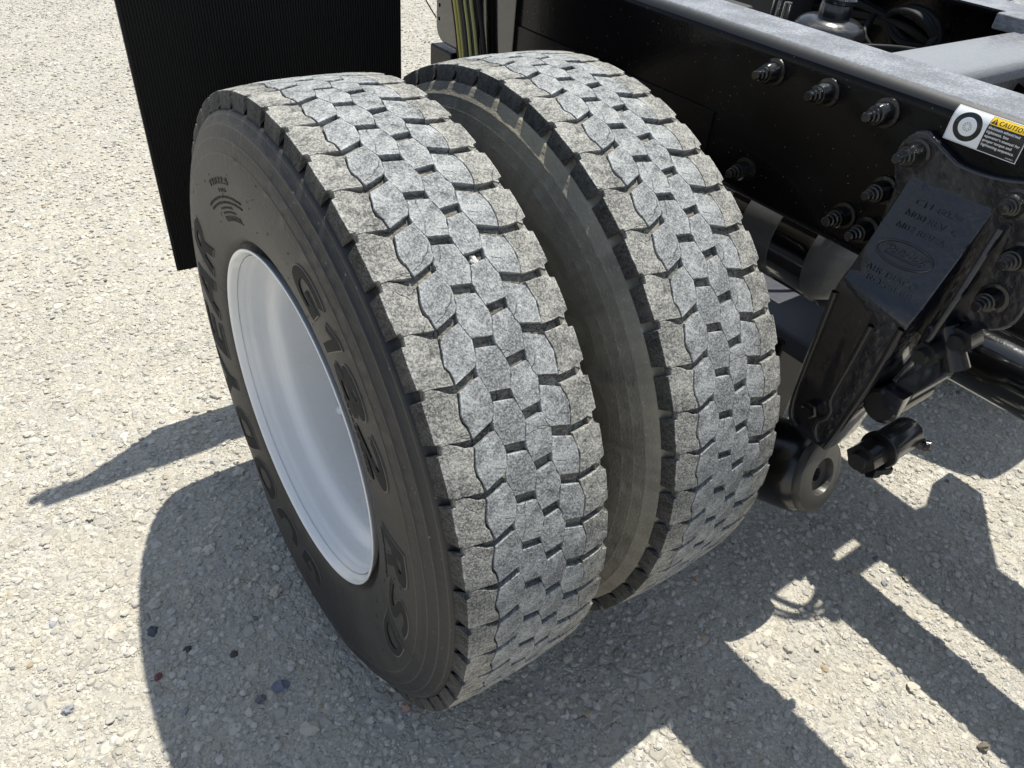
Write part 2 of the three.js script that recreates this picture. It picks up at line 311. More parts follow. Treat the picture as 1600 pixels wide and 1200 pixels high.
// wavy edges between the rows of blocks: [phase, x in mm]
const SA = [[0.10, -67.5], [0.32, -66], [0.48, -66], [0.66, -69], [0.83, -71.5], [0.98, -72]];
const AB = [[0.04, -32], [0.15, -36], [0.31, -36], [0.52, -31], [0.66, -28], [0.86, -28.5]];
const BC = [[0.05, 3], [0.21, 6], [0.33, 8], [0.5, 5], [0.7, 0], [0.9, 0]];
const CD = [[0.12, 34], [0.32, 32], [0.45, 35], [0.59, 36], [0.68, 41], [0.9, 37]];
const DE = [[0.01, 68], [0.16, 71], [0.33, 74], [0.54, 73], [0.76, 69]];
function blockGeo(outline, variant, rowTone, sideOut) {
  // outline: [x mm, v] clockwise seen from outside; turned into a chamfered block standing on the carcass
  const P = outline.map(([x, v]) => [(x - 2) / 1000, v * ARC]);
  const n = P.length; let cx = 0, cs = 0; P.forEach(p => { cx += p[0] / n; cs += p[1] / n; });
  let area = 0; for (let i = 0; i < n; i++) { const a = P[i], b = P[(i + 1) % n]; area += a[0] * b[1] - b[0] * a[1]; }
  const sg = area > 0 ? 1 : -1;
  const inset = d => P.map((p, i) => {
    const a = P[(i + n - 1) % n], b = P[(i + 1) % n]; const n1 = [-(p[1] - a[1]), p[0] - a[0]], n2 = [-(b[1] - p[1]), b[0] - p[0]];
    const l1 = Math.hypot(...n1) || 1, l2 = Math.hypot(...n2) || 1; let nx = n1[0] / l1 + n2[0] / l2, ny = n1[1] / l1 + n2[1] / l2; const l = Math.hypot(nx, ny) || 1;
    return [p[0] + sg * d * nx / l, p[1] + sg * d * ny / l];
  });
  const jit = inset(0).map((p, i) => [p[0], p[1]]), in1 = inset(0.0005 + 0.0003 * hash(variant, 3, 17)), in2 = inset(0.0040);
  const map = (p, r) => { const th = REF - p[1] / 0.53; return V3(p[0], r * Math.sin(th), r * Math.cos(th)); };
  const low = 0.0008 * (hash(variant, Math.round(cx * 1e4), 23) - 0.5);
  const rings = [
    jit.map(p => (sideOut && Math.abs(p[0]) > 0.1075) ? map([Math.sign(p[0]) * 0.1172, p[1]], 0.5015) : map(p, 0.5145)),
    jit.map((p, i) => map(p, crown(p[0]) - 0.0009 - 0.0005 * hash(i, variant, 5) + low)),
    in1.map((p, i) => map(p, crown(p[0]) - 0.0003 * hash(i, variant, 6) + low)),
    in2.map((p, i) => map(p, crown(p[0]) + 0.0003 * (hash(i, variant, 8) - 0.3) + low)),
  ];
  const pos = [], uv = [], col = [], idx = []; const ou = hash(variant, rowTone, 301), ov = hash(variant, rowTone, 302);
  const push = (v3, p, c) => { pos.push(v3.x, v3.y, v3.z); uv.push(p[0] / 0.34 + ou, p[1] / 0.34 + ov); col.push(c, c, c * 0.985); };
  const src = [jit, jit, in1, in2], tone = [0.42, 0.95, 1.16, 1.0];  // walls darker: cleaner rubber, plus shade of the pits put into the colour
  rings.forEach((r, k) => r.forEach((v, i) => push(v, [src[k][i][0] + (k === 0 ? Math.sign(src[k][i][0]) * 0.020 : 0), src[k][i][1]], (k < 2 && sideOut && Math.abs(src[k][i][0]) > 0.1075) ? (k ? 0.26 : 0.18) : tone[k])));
  push(map([cx, cs], crown(cx) + 0.0002 + low), [cx, cs], 1);
  for (let k = 0; k < 3; k++) for (let i = 0; i < n; i++) { const a = k * n + i, b = k * n + (i + 1) % n, c = a + n, d = b + n; sg > 0 ? idx.push(a, d, b, a, c, d) : idx.push(a, b, d, a, d, c); }
  for (let i = 0; i < n; i++) { const a = 3 * n + i, b = 3 * n + (i + 1) % n, c = 4 * n; sg > 0 ? idx.push(a, c, b) : idx.push(a, b, c); }
  const g = new THREE.BufferGeometry(); g.setAttribute('position', new THREE.Float32BufferAttribute(pos, 3)); g.setAttribute('uv', new THREE.Float32BufferAttribute(uv, 2)); g.setAttribute('color', new THREE.Float32BufferAttribute(col, 3)); g.setIndex(idx);
  return toCreasedNormals(g, 0.4);
}
const NV = 7, rows = { S: [], A: [], B: [], C: [], D: [], E: [] };
for (let k = 0; k < NV; k++) {
  const j = (s) => (hash(k, s, 201) - 0.5);
  const edge = (T, v0, v1, off, m, s) => { const o = []; for (let i = 0; i <= m; i++) { const v = v0 + (v1 - v0) * i / m; o.push([table(T, v) + off + 1.5 * (hash(i, k, s) - 0.5), v + (i > 0 && i < m ? 0.02 * (hash(i, k, s + 7) - 0.5) : 0)]); } return o; };
  const four = (L, R, offL, offR, tl, tr, bl, br, s) => {
    const o = [...edge(R, tr + 0.012 * j(s), br + 0.012 * j(s + 1), offR, 7, s + 10), ...edge(L, bl + 0.012 * j(s + 2), tl + 0.012 * j(s + 3), offL, 7, s + 20)];
    const a = o[7], b = o[8], c = o[15], d = o[0];
    o.splice(8, 0, [a[0] * 0.5 + b[0] * 0.5 + j(s + 4), (a[1] + b[1]) / 2 + 0.012 * j(s + 5)]); o.push([(c[0] + d[0]) / 2, (c[1] + d[1]) / 2 + 0.012 * j(s + 6)]); return o;
  };
  rows.A.push(blockGeo(four(SA, AB, 1.3, -0.12, 0.47, 0.31, 1.315, 1.14, 30), k, 1));
  rows.B.push(blockGeo(four(AB, BC, 0.12, -0.12, 0.83, 0.90, 1.64, 1.71, 50), k, 2));
  rows.C.push(blockGeo(four(BC, CD, 0.12, -0.12, 0.38, 0.32, 1.16, 1.12, 70), k, 3));
  rows.D.push(blockGeo(four(CD, DE, 0.12, -0.3, 0.84, 1.01, 1.64, 1.78, 90), k, 4));
  const jj = (s, a = 1.2) => a * j(s);
  rows.S.push(blockGeo([...edge(SA, 0.46, 1.31, -1.2, 8, 110), [-76 + jj(1), 1.295], [-86, 1.27 + jj(2, 0.012)], [-95, 1.248], [-103.5, 1.248], [-105.3, 1.195 + jj(3, 0.03)], [-110.5, 1.185], [-110.9, 0.98], [-111 + jj(7), 0.78], [-110.9, 0.60], [-110.5, 0.405], [-105.3, 0.40 + jj(4, 0.03)], [-103.5, 0.2535], [-95, 0.2535], [-85, 0.33 + jj(5, 0.015)], [-76, 0.43 + jj(6, 0.015)]], k, 5, true));
  rows.E.push(blockGeo([[78, 0.955 + jj(8, 0.012)], [90, 0.945], [98, 0.93], [105.5, 0.845], [107, 1.0 + jj(9, 0.02)], [114.2, 1.02], [114.8, 1.24], [114.8 + jj(15), 1.40], [114.8, 1.56], [114.2, 1.70], [107, 1.735 + jj(10, 0.02)], [105.5, 1.839], [98, 1.77], [88, 1.79 + jj(11, 0.012)], ...edge(DE, 1.80, 0.955, 0.7, 8, 130)], k, 6, true));
}
// carcass across: [x, r]; outward face first
const half = [[0.1185, 0.283], [0.1165, 0.292], [0.1175, 0.299], [0.121, 0.3045], [0.1275, 0.310], [0.1315, 0.3165], [0.1335, 0.3235], [0.1355, 0.333], [0.1385, 0.350], [0.1412, 0.368], [0.1428, 0.386], [0.1434, 0.402], [0.1431, 0.418], [0.1420, 0.433], [0.1410, 0.4425],
  [0.1413, 0.4432], [0.1411, 0.4443], [0.1400, 0.4452], [0.1386, 0.456], [0.1373, 0.4635], [0.1376, 0.4643], [0.1372, 0.4654], [0.1358, 0.4664], [0.1332, 0.4745], [0.1306, 0.4812], [0.1308, 0.4819], [0.1304, 0.4830], [0.1284, 0.4842], [0.1244, 0.4910], [0.1205, 0.4985], [0.1185, 0.5005], [0.1160, 0.5012], [0.1120, 0.5022], [0.1080, 0.5034], [0.1053, 0.5070], [0.1048, 0.5120]];
const wallX = r => { for (let i = 6; i < half.length - 1; i++) if (r >= half[i][1] && r <= half[i + 1][1]) return half[i][0] + (half[i + 1][0] - half[i][0]) * (r - half[i][1]) / (half[i + 1][1] - half[i][1]); return half[6][0]; };
function revolve(prof, N, v0, v1, uvr) {
  const P = [], U = [], I = [], m = prof.length;
  for (let i = 0; i <= N; i++) { const a = i / N * 2 * Math.PI; prof.forEach((p, k) => { P.push(p[0], p[1] * Math.sin(a), p[1] * Math.cos(a)); U.push(i / N, uvr ? (p[1] - 0.28) / 0.24 : v0 + (v1 - v0) * k / (m - 1)); }); }
  for (let i = 0; i < N; i++) for (let k = 0; k < m - 1; k++) { const a = i * m + k, b = a + m; I.push(a, a + 1, b, b, a + 1, b + 1); }
  const g = new THREE.BufferGeometry(); g.setAttribute('position', new THREE.Float32BufferAttribute(P, 3)); g.setAttribute('uv', new THREE.Float32BufferAttribute(U, 2)); g.setIndex(I); return g;
}
function tyreShell() {
  const left = half.map(p => [-p[0], p[1]]), right = half.map(p => [p[0], p[1]]).reverse();
  const walls = [revolve(left, 256, 0, 1, true), revolve(right, 256, 1, 0, true)];
  const base = revolve([[-0.1048, 0.512], [-0.1043, 0.5254], [-0.0955, 0.5263], [-0.0945, 0.5195], [-0.06, 0.5225], [0, 0.5235], [0.06, 0.5225], [0.0945, 0.5195], [0.0955, 0.5263], [0.1043, 0.5254], [0.1048, 0.512]], 256, 0, 0.7);
  const ub = base.attributes.uv; for (let i = 0; i < ub.count; i++) ub.setX(i, ub.getX(i) * 10);
  for (const g of [...walls, base]) { deformTyre(g); g.computeVertexNormals(); }
  return { wall: merge(walls.map(g => toCreasedNormals(g, 0.9))), base: toCreasedNormals(base, 0.6) };
}
const shell = tyreShell();
const rowMat = { S: mShoulder, A: mTread, B: mTread, C: mTread, D: mTread, E: mShoulder };
function buildTyre(parent, x, wallMat, label, phase, blocks) {
  const t = part('tyre', shell.wall, wallMat, parent, label); t.position.set(x, CY, 0);
  part('tread_base', shell.base, mGroove, t);
  if (blocks) {
    const massS = [], massT = [];
    for (let i = 0; i < 51; i++) for (const k of Object.keys(rows)) {
      const rep = i > 25 ? i - 51 : i, v = Math.floor(hash(i, k.charCodeAt(0), 211) * NV), seen = rep >= -8 && rep <= 16;
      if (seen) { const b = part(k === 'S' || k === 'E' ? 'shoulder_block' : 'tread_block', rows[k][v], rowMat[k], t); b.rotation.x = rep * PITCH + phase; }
      else { const g = rows[k][v].clone(); g.rotateX(rep * PITCH + phase); deformTyre(g); g.computeVertexNormals(); (k === 'S' || k === 'E' ? massS : massT).push(g); }
    }
    for (const [l, m] of [[massT, mTread], [massS, mShoulder]]) { const q = part('tread_block_mass', mergeGeometries(l), m, t); q.userData.kind = 'stuff'; }
  } else {
    const l = []; for (let i = 0; i < 51; i++) for (const k of Object.keys(rows)) { const g = rows[k][0].clone(); g.rotateX(i * PITCH); deformTyre(g); l.push(g); }
    const q = part('tread_block_mass', mergeGeometries(l), mTread, t); q.userData.kind = 'stuff';
  }
  return t;
}

// ------------------------------------------------------------------ truck
const truck = new THREE.Group(); truck.name = 'truck_chassis';
truck.userData = { label: 'black painted truck chassis standing on worn dual rear tyres, with ribbed mud flap', category: 'truck' };
scene.add(truck);
const DUAL = 0.3526;
const tyreO = buildTyre(truck, 0, mWall, 'outer dual tyre, dark brownish sidewall with raised lettering, worn dusty tread', 0, true);
const tyreI = buildTyre(truck, DUAL, mWallDusty, 'inner dual tyre, sidewall grey with dust, worn dusty tread', 2.1 * Math.PI / 180, true);

// raised lettering on the outer sidewalls
const bold = await new FontLoader().loadAsync('fonts/droid/droid_sans_bold.typeface.json');
const regular = await new FontLoader().loadAsync('fonts/droid/droid_sans_regular.typeface.json');
const tess = new TessellateModifier(0.008, 8);
function wallText(str, font, thDeg, spanDeg, r0, r1, lift, slant, mat, parent, n, edge = 0) {
  // one word laid clockwise along the sidewall; returns the mesh. thDeg = start angle
  const size = 1, geo0 = new TextGeometry(str, { font, size, depth: 1, curveSegments: 6, bevelEnabled: false }); geo0.computeBoundingBox();
  const bb = geo0.boundingBox, w = bb.max.x - bb.min.x, h = bb.max.y - bb.min.y; const rm = (r0 + r1) / 2, W = spanDeg * Math.PI / 180 * rm, H = r1 - r0;
  let g = geo0; const p = g.attributes.position;
  for (let i = 0; i < p.count; i++) { const u = (p.getX(i) - bb.min.x) / w, v = (p.getY(i) - bb.min.y) / h; p.setXYZ(i, u * W + slant * (v - 0.5) * H, v * H, p.getZ(i) < 0.5 ? 0 : 0.001); }
  g = g.index ? g.toNonIndexed() : g; g.deleteAttribute('normal'); g.deleteAttribute('uv'); g = tess.modify(g);
  const q = g.attributes.position, uv = new Float32Array(q.count * 2);
  for (let i = 0; i < q.count; i++) {
    const u = q.getX(i), r = r0 + q.getY(i), th = thDeg * Math.PI / 180 - u / rm, x = -(wallX(r) + (q.getZ(i) > 0.0005 ? lift : -0.002));
    uv[2 * i] = (u + 0.35 * (r - r0)) / 0.062; uv[2 * i + 1] = (r - r0) / 0.062; q.setXYZ(i, x, r * Math.sin(th), r * Math.cos(th));
  }
  g.setAttribute('uv', new THREE.BufferAttribute(uv, 2)); g = toCreasedNormals(g, 0.5);
  return part(n, g, mat, parent);
}
function bigLetters(list, parent, r0, r1, faceMat = mLetter, edgeMat = mLetterEdge) {
  for (const [ch, a, span] of list) {
    if (edgeMat) wallText(ch, bold, a, span, r0, r1, 0.0015, 0.28, edgeMat, parent, 'letter_edge');
    const inset = 0.0019, da = inset / 0.395 * 180 / Math.PI;
    wallText(ch, bold, a - da, span - 2 * da, r0 + inset, r1 - inset, edgeMat ? 0.0019 : 0.0010, 0.28, faceMat, parent, 'raised_letter');
  }
}
bigLetters([['G', 70.4, 11.6], ['1', 57.2, 5.6], ['8', 50.0, 11.6], ['2', 37.0, 11.4], ['R', 14.8, 11.8], ['S', -0.4, 11.2], ['D', -15.2, 11.2]], tyreO, 0.366, 0.428);
bigLetters([['G', -80, 14.5], ['O', -97.5, 15.5], ['O', -115.5, 15.5], ['D', -133.5, 14.5], ['Y', -150, 15], ['E', -167, 12.5], ['A', -182, 16], ['R', -200.5, 14]], tyreO, 0.345, 0.425);
bigLetters([['G', 66, 14.5], ['O', 48.5, 15.5], ['O', 30.5, 15.5], ['D', 12.5, 14.5]], tyreI, 0.345, 0.425, mLetterDusty, null);
wallText('11R22.5', bold, 121.2, 16.2, 0.399, 0.4095, 0.0011, 0, mLetterSmall, tyreO, 'size_marking');
wallText('14/G', bold, 115, 6.5, 0.387, 0.393, 0.0009, 0, mLetterSmall, tyreO, 'size_marking');
wallText('MAX LOAD SINGLE 6005 LBS AT 105 PSI COLD', bold, 128, 29, 0.3775, 0.3815, 0.0009, 0, mLetterSmall, tyreO, 'load_marking');
wallText('MAX LOAD DUAL 5675 LBS AT 105 PSI COLD', bold, 127, 28, 0.3690, 0.3730, 0.0009, 0, mLetterSmall, tyreO, 'load_marking');
wallText('TUBELESS RADIAL', bold, 119, 11, 0.3610, 0.3645, 0.0009, 0, mLetterSmall, tyreO, 'load_marking');
wallText('LOAD RANGE G', bold, 118, 11, 0.3535, 0.3570, 0.0009, 0, mLetterSmall, tyreO, 'load_marking');
wallText('UNISTEEL', bold, 118.5, 15, 0.341, 0.350, 0.0010, 0, mLetterSmall, tyreO, 'load_marking');
wallText('REGROOVABLE', bold, 44, 17, 0.351, 0.3585, 0.0009, 0.2, mLetterSmall, tyreO, 'load_marking');
wallText('REGROOVABLE', bold, 13, 15, 0.351, 0.3580, 0.0009, 0.2, mLetterSmall, tyreO, 'load_marking');
// little moulding hairs (vent spews)
{
  const l = []; for (let i = 0; i < 90; i++) { const a = rr(-0.9, 3.9), r = rr(0.33, 0.45), n = V3(-wallX(r), r * Math.sin(a), r * Math.cos(a)); const d = rr(0.004, 0.010), b = rr(-0.9, 0.9); l.push(tube([n, n.clone().add(V3(-0.0015, Math.sin(b) * d * 0.5, Math.cos(b) * d * 0.5)), n.clone().add(V3(-0.0012, Math.sin(b + 0.3) * d, Math.cos(b + 0.3) * d))], 0.00035, 4, 4)); }
  const q = part('moulding_hair', merge(l), mLetterSmall, tyreO); q.userData.kind = 'stuff';
}

// rims
const rimProf = [[-0.1180, 0.2880], [-0.1265, 0.2935], [-0.1305, 0.2968], [-0.1322, 0.2958], [-0.1325, 0.2938], [-0.1312, 0.2915], [-0.1275, 0.2885], [-0.1190, 0.2845], [-0.1110, 0.2812], [-0.1060, 0.2795], [-0.1030, 0.2790], [-0.0990, 0.2765], [-0.0940, 0.2752], [-0.0860, 0.2742], [-0.0740, 0.2725], [-0.0670, 0.2690], [-0.0600, 0.2620], [-0.0530, 0.2560], [-0.0450, 0.2532], [-0.0300, 0.2520], [0.03, 0.2515], [0.09, 0.2500], [0.118, 0.2470], [0.138, 0.2380], [0.150, 0.2230], [0.158, 0.2000], [0.164, 0.165], [0.166, 0.11], [0.166, 0.06]];
{
  const g = revolve(rimProf, 160, 0, 1); g.computeVertexNormals(); const u = g.attributes.uv; for (let i = 0; i < u.count; i++) u.setXY(i, u.getX(i) * 6, u.getY(i) * 2);
  const rim = part('wheel_rim', g, mWhite, truck, 'white painted deep steel wheel rim'); rim.position.set(0, CY, 0);
  const stem = merge([cyl(V3(0.0, -0.128, -0.09), V3(0.03, -0.128, -0.09), 0.004, 0.004, 10)]);
  const lug = new THREE.SphereGeometry(0.011, 16, 12); lug.scale(0.7, 1, 1); lug.translate(0.024, -0.176, -0.178); lug.deleteAttribute('uv'); planarUV(lug); part('rim_weight', lug, mWhite, rim);
  const rimI = part('wheel_rim', g, mGreySteel, truck); rimI.position.set(DUAL, CY, 0); rimI.rotation.y = Math.PI;
  const hub = part('hub', lathe([[0, 0], [0.11, 0], [0.115, 0.02], [0.11, 0.12], [0.07, 0.13], [0, 0.13]], V3(0.17, CY, 0), V3(-1, 0, 0), 40), mPaint, truck);
  for (let k = 0; k < 10; k++) { const a = k / 10 * 2 * Math.PI; part('lug_nut', cyl(V3(0.166, CY + 0.1428 * Math.sin(a), 0.1428 * Math.cos(a)), V3(0.135, CY + 0.1428 * Math.sin(a), 0.1428 * Math.cos(a)), 0.017, 0.014, 6), mPlated, truck); }
}
// far pair of duals, seen only by the shade they throw
for (const x of [1.89, 2.24]) { const t = buildTyre(truck, x, mWall, null, 0, false); }

// mud flap: ribbed rubber sheet hung from a bar
const FZ = -0.735;
{
  const x0 = -0.126, x1 = 0.482, y0 = 0.402, y1 = 1.16, n = 100, P = [], I = [], w = (x1 - x0) / n;
  const prof = []; for (let i = 0; i < n; i++) { const x = x0 + i * w; prof.push([x, 0.0], [x + w * 0.38, 0.0], [x + w * 0.52, 0.0030], [x + w * 0.86, 0.0030]); } prof.push([x1, 0]);
  const rowsY = 14, m = prof.length;
  for (let j = 0; j <= rowsY; j++) { const v = j / rowsY, y = y0 + (y1 - y0) * v; const sway = -0.012 * Math.pow(1 - v, 2) ; prof.forEach(p => P.push(p[0], y, FZ + p[1] + sway + 0.004 * Math.sin((p[0] - x0) / (x1 - x0) * 4 + v * 2))); }
  for (let j = 0; j < rowsY; j++) for (let i = 0; i < m - 1; i++) { const a = j * m + i, b = a + m; I.push(a, a + 1, b, b, a + 1, b + 1); }
  // back sheet, edges
  const off = P.length / 3;
  for (let j = 0; j <= rowsY; j++) { const v = j / rowsY, y = y0 + (y1 - y0) * v; const sway = -0.012 * Math.pow(1 - v, 2); for (const x of [x0, x1]) P.push(x, y, FZ - 0.007 + sway); }
  for (let j = 0; j < rowsY; j++) { const a = off + j * 2; I.push(a, a + 2, a + 1, a + 1, a + 2, a + 3); const f = j * m; I.push(f, f + m, a, a, f + m, a + 2); const e = f + m - 1; I.push(e, a + 1, e + m, e + m, a + 1, a + 3); }
  for (let i = 0; i < m - 1; i++) I.push(i, off, i + 1);
  const g = new THREE.BufferGeometry(); g.setAttribute('position', new THREE.Float32BufferAttribute(P, 3)); g.setIndex(I); const q = toCreasedNormals(g, 0.3); planarUV(q);
  const flap = part('mud_flap', q, mFlap, truck, 'black ribbed rubber mud flap');
  part('flap_hanger', merge([rbox(x0 - 0.012, 0.70, 1.115, 1.17, FZ - 0.035, FZ + 0.014, 0.006), cyl(V3(x0, 1.14, FZ - 0.03), V3(x0, 1.24, FZ - 0.03), 0.012)]), mPaint, flap);
}

// frame rails: C channels with rolled top corner
function railGeo(web, dir, zEnd0, zEnd1, taper) {
  // profile in (x,y), dir=+1 opens towards +x
  const t = 0.0095, yT = 1.078, yB = 0.808, R = 0.024, fl = 0.141, prof = [];
  const arc = (cx, cy, r, a0, a1, n) => { for (let i = 0; i <= n; i++) { const a = a0 + (a1 - a0) * i / n; prof.push([cx + r * Math.cos(a), cy + r * Math.sin(a)]); } };
  prof.push([fl, yB]); arc(R, yB + R, R, -Math.PI / 2, -Math.PI, 6); arc(R, yT - R, R, Math.PI, Math.PI / 2, 8); prof.push([fl - 0.003, yT], [fl, yT - 0.003], [fl, yT - t], [R, yT - t]);
  arc(R, yT - R, R - t, Math.PI / 2, Math.PI, 4); arc(R, yB + R, R - t, Math.PI, Math.PI * 1.5, 4); prof.push([fl, yB + t]);
  const ring = (z) => prof.map(([x, y]) => { let yy = y; if (taper && z < taper[0]) { const k = Math.min(1, (taper[0] - z) / (taper[0] - taper[1])); const bot = 0.808 + 0.06 * Math.pow(k, 2); yy = bot + (y - 0.808) * (1.078 - bot) / 0.27; } return V3(web + dir * x, yy, z); });
  const zz = []; const n = 30; for (let i = 0; i <= n; i++) zz.push(zEnd0 + (zEnd1 - zEnd0) * i / n);
  const rings = zz.map(ring); if (dir < 0) rings.reverse();
  return loft(rings, 0.6);
}
const RX = 0.69;
const rail = part('frame_rail', railGeo(RX, 1, -0.885, 3.2, [-0.80, -0.885]), mPaint, truck, 'near black frame rail with rolled top edge');
const railF = part('frame_rail', railGeo(1.554, -1, -0.885, 3.2, [-0.80, -0.885]), mPaint, truck, 'far black frame rail');
// dust on the upper flanges: film above the paint, its corner fade colouring in sky reflection
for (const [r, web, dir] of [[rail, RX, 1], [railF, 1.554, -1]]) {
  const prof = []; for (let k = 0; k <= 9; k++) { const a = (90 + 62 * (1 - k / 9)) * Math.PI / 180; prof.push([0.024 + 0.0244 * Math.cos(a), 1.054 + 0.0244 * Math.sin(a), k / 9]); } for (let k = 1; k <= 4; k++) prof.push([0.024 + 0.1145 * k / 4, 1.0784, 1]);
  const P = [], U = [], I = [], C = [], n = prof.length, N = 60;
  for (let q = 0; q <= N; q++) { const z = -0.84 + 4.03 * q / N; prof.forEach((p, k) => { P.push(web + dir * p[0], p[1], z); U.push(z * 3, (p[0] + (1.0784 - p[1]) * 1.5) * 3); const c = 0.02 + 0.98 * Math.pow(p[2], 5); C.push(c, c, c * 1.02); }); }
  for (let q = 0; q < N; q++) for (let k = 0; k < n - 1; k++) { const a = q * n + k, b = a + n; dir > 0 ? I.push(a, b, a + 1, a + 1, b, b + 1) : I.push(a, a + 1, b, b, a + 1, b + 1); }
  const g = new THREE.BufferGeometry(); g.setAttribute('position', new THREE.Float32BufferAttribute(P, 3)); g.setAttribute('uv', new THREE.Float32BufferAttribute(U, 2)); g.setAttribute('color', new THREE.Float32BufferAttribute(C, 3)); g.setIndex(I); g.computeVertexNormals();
  part('flange_top', g, mFlangeDustSheen, r, 'dust-grey top of the frame flange, sky sheen coloured in at its corner');
}
// rear end plate with holes, wiring
{
  const s = new THREE.Shape(); s.moveTo(-0.905, 1.04); s.lineTo(-0.905, 0.86); s.quadraticCurveTo(-0.905, 0.826, -0.87, 0.820); s.lineTo(-0.56, 0.811); s.lineTo(-0.555, 1.04); s.lineTo(-0.905, 1.04);
  for (const [z, y] of [[-0.889, 0.935], [-0.891, 0.905], [-0.893, 0.872]]) { const h = new THREE.Path(); h.absarc(z, y, 0.006, 0, Math.PI * 2); s.holes.push(h); }
  let g = new THREE.ExtrudeGeometry(s, { depth: 0.008, bevelEnabled: true, bevelSize: 0.0015, bevelThickness: 0.0015, bevelSegments: 2, curveSegments: 10 });
  g.rotateY(-Math.PI / 2); g.translate(RX - 0.002, 0, 0); // shape x -> z
  planarUV(g); part('rail_end_plate', g, mGloss, rail); part('cable_guard', rbox(0.674, 0.684, 0.79, 1.06, -0.80, -0.70, 0.003), mHose, rail);
  part('rear_bracket', rbox(0.655, 0.70, 0.755, 0.812, -0.90, -0.79, 0.006), mPaint, truck);
  for (const [zz, m, x] of [[-0.775, mYellow, 0.655], [-0.715, mYellow2, 0.650], [-0.690, mYellow2, 0.652], [-0.765, mYellow2, 0.658], [-0.735, mHose, 0.655], [-0.79, mHose, 0.66], [-0.70, mHose, 0.655], [-0.667, mHose, 0.66], [-0.75, mHose, 0.66]])
    part('cable', tube([V3(x, 1.10, zz - 0.03), V3(x - 0.005, 0.98, zz - 0.008), V3(x, 0.89, zz + 0.012), V3(x + 0.004, 0.78, zz + 0.035)], m === mHose ? 0.006 : 0.0045, 30, 8), m, truck, m === mHose ? undefined : 'yellow-green cable');
  part('cable', tube([V3(0.70, 1.06, -0.92), V3(0.66, 0.98, -0.945), V3(0.66, 0.92, -0.94), V3(0.68, 0.87, -0.91)], 0.0018, 24, 6), mHose, truck);
}
// fish plate edge line on the web
part('reinforcing_plate', rbox(RX - 0.004, RX + 0.002, 0.82, 0.935, -0.60, 0.066, 0.001), mPaint, rail);

// pin bolts standing out of the web
function bolt(x, y, z, L, parent, tipMat) {
  const a = V3(x, y, z), d = V3(-1, 0, 0); L *= 0.92;
  const b = lathe([[0, -0.002], [0.021, -0.002], [0.0225, 0.001], [0.0215, 0.0045], [0.0165, 0.0055], [0.0160, L * 0.46], [0.0140, L * 0.54], [0.0118, L * 0.55], [0.0116, L * 0.66], [0.0092, L * 0.68], [0.0090, L * 0.80], [0.0074, L * 0.82], [0.0074, L * 0.97], [0.0060, L], [0, L]], a, d, 20);
  planarUV(b); return part('bolt', b, mBolt, parent);
}
for (const [y, z, L] of [[1.033, 0.167, 0.056], [1.032, 0.273, 0.058], [1.034, 0.376, 0.060], [0.930, 0.419, 0.058], [0.867, 0.372, 0.056], [0.862, 0.417, 0.056], [0.864, 0.164, 0.052], [0.90, -0.25, 0.05]]) bolt(RX, y, z, L, rail);
// caution sticker
{
  const cv = document.createElement('canvas'); cv.width = 1024; cv.height = 480; const c = cv.getContext('2d');
  c.fillStyle = '#eef0f2'; c.fillRect(0, 0, 1024, 480); c.fillStyle = '#101114'; c.fillRect(490, 14, 520, 454); c.fillStyle = '#f4c91a'; c.fillRect(496, 18, 510, 106);
  c.strokeStyle = '#1a1a1e'; c.lineWidth = 3; c.strokeRect(10, 10, 1004, 460);
  c.fillStyle = '#121317'; c.beginPath(); c.arc(250, 245, 192, 0, 7); c.fill(); c.fillStyle = '#eef0f2'; c.beginPath(); c.arc(250, 245, 124, 0, 7); c.fill();
  c.strokeStyle = '#333'; c.lineWidth = 3; c.beginPath(); c.arc(250, 245, 58, 0, 7); c.stroke(); c.beginPath(); c.arc(250, 245, 30, 0, 7); c.stroke();
  c.fillStyle = '#222'; for (let k = 0; k < 10; k++) { c.beginPath(); c.arc(250 + 45 * Math.cos(k * 0.6283), 245 + 45 * Math.sin(k * 0.6283), 6, 0, 7); c.fill(); }
  c.beginPath(); c.moveTo(546, 32); c.lineTo(592, 112); c.lineTo(500, 112); c.closePath(); c.fill(); c.fillStyle = '#f4c91a'; c.fillRect(541, 56, 10, 32); c.fillRect(541, 94, 10, 10);
  c.fillStyle = '#121317'; c.font = 'bold 84px sans-serif'; c.fillText('CAUTION', 600, 106, 396);
  c.fillStyle = '#f4f5f7'; c.font = 'bold 45px sans-serif'; ['Maintain wheel/nut', 'tightness. See', "operator's manual for", 'proper torque and', 'tightening sequence.'].forEach((t, i) => c.fillText(t, 508, 178 + i * 55, 480));
  c.font = 'bold 18px sans-serif'; c.fillText('M95-0039-A', 880, 452);
  const t = new THREE.CanvasTexture(cv); t.colorSpace = THREE.SRGBColorSpace; t.anisotropy = 8;
  const g = new THREE.PlaneGeometry(0.103, 0.0485, 1, 16); g.rotateY(-Math.PI / 2); g.translate(0, 1.0535, 0.5195);
  { const p = g.attributes.position; for (let i = 0; i < p.count; i++) { const y = p.getY(i), a = (y - 1.054) / 0.0252; if (a > 0) { p.setX(i, RX + 0.024 - 0.0252 * Math.cos(a)); p.setY(i, 1.054 + 0.0252 * Math.sin(a)); } else p.setX(i, RX - 0.0012); } g.computeVertexNormals(); }
  part('caution_label', g, new THREE.MeshPhysicalMaterial({ map: t, roughness: 0.35, clearcoat: 0.3 }), rail, 'white, black and yellow CAUTION sticker');
}
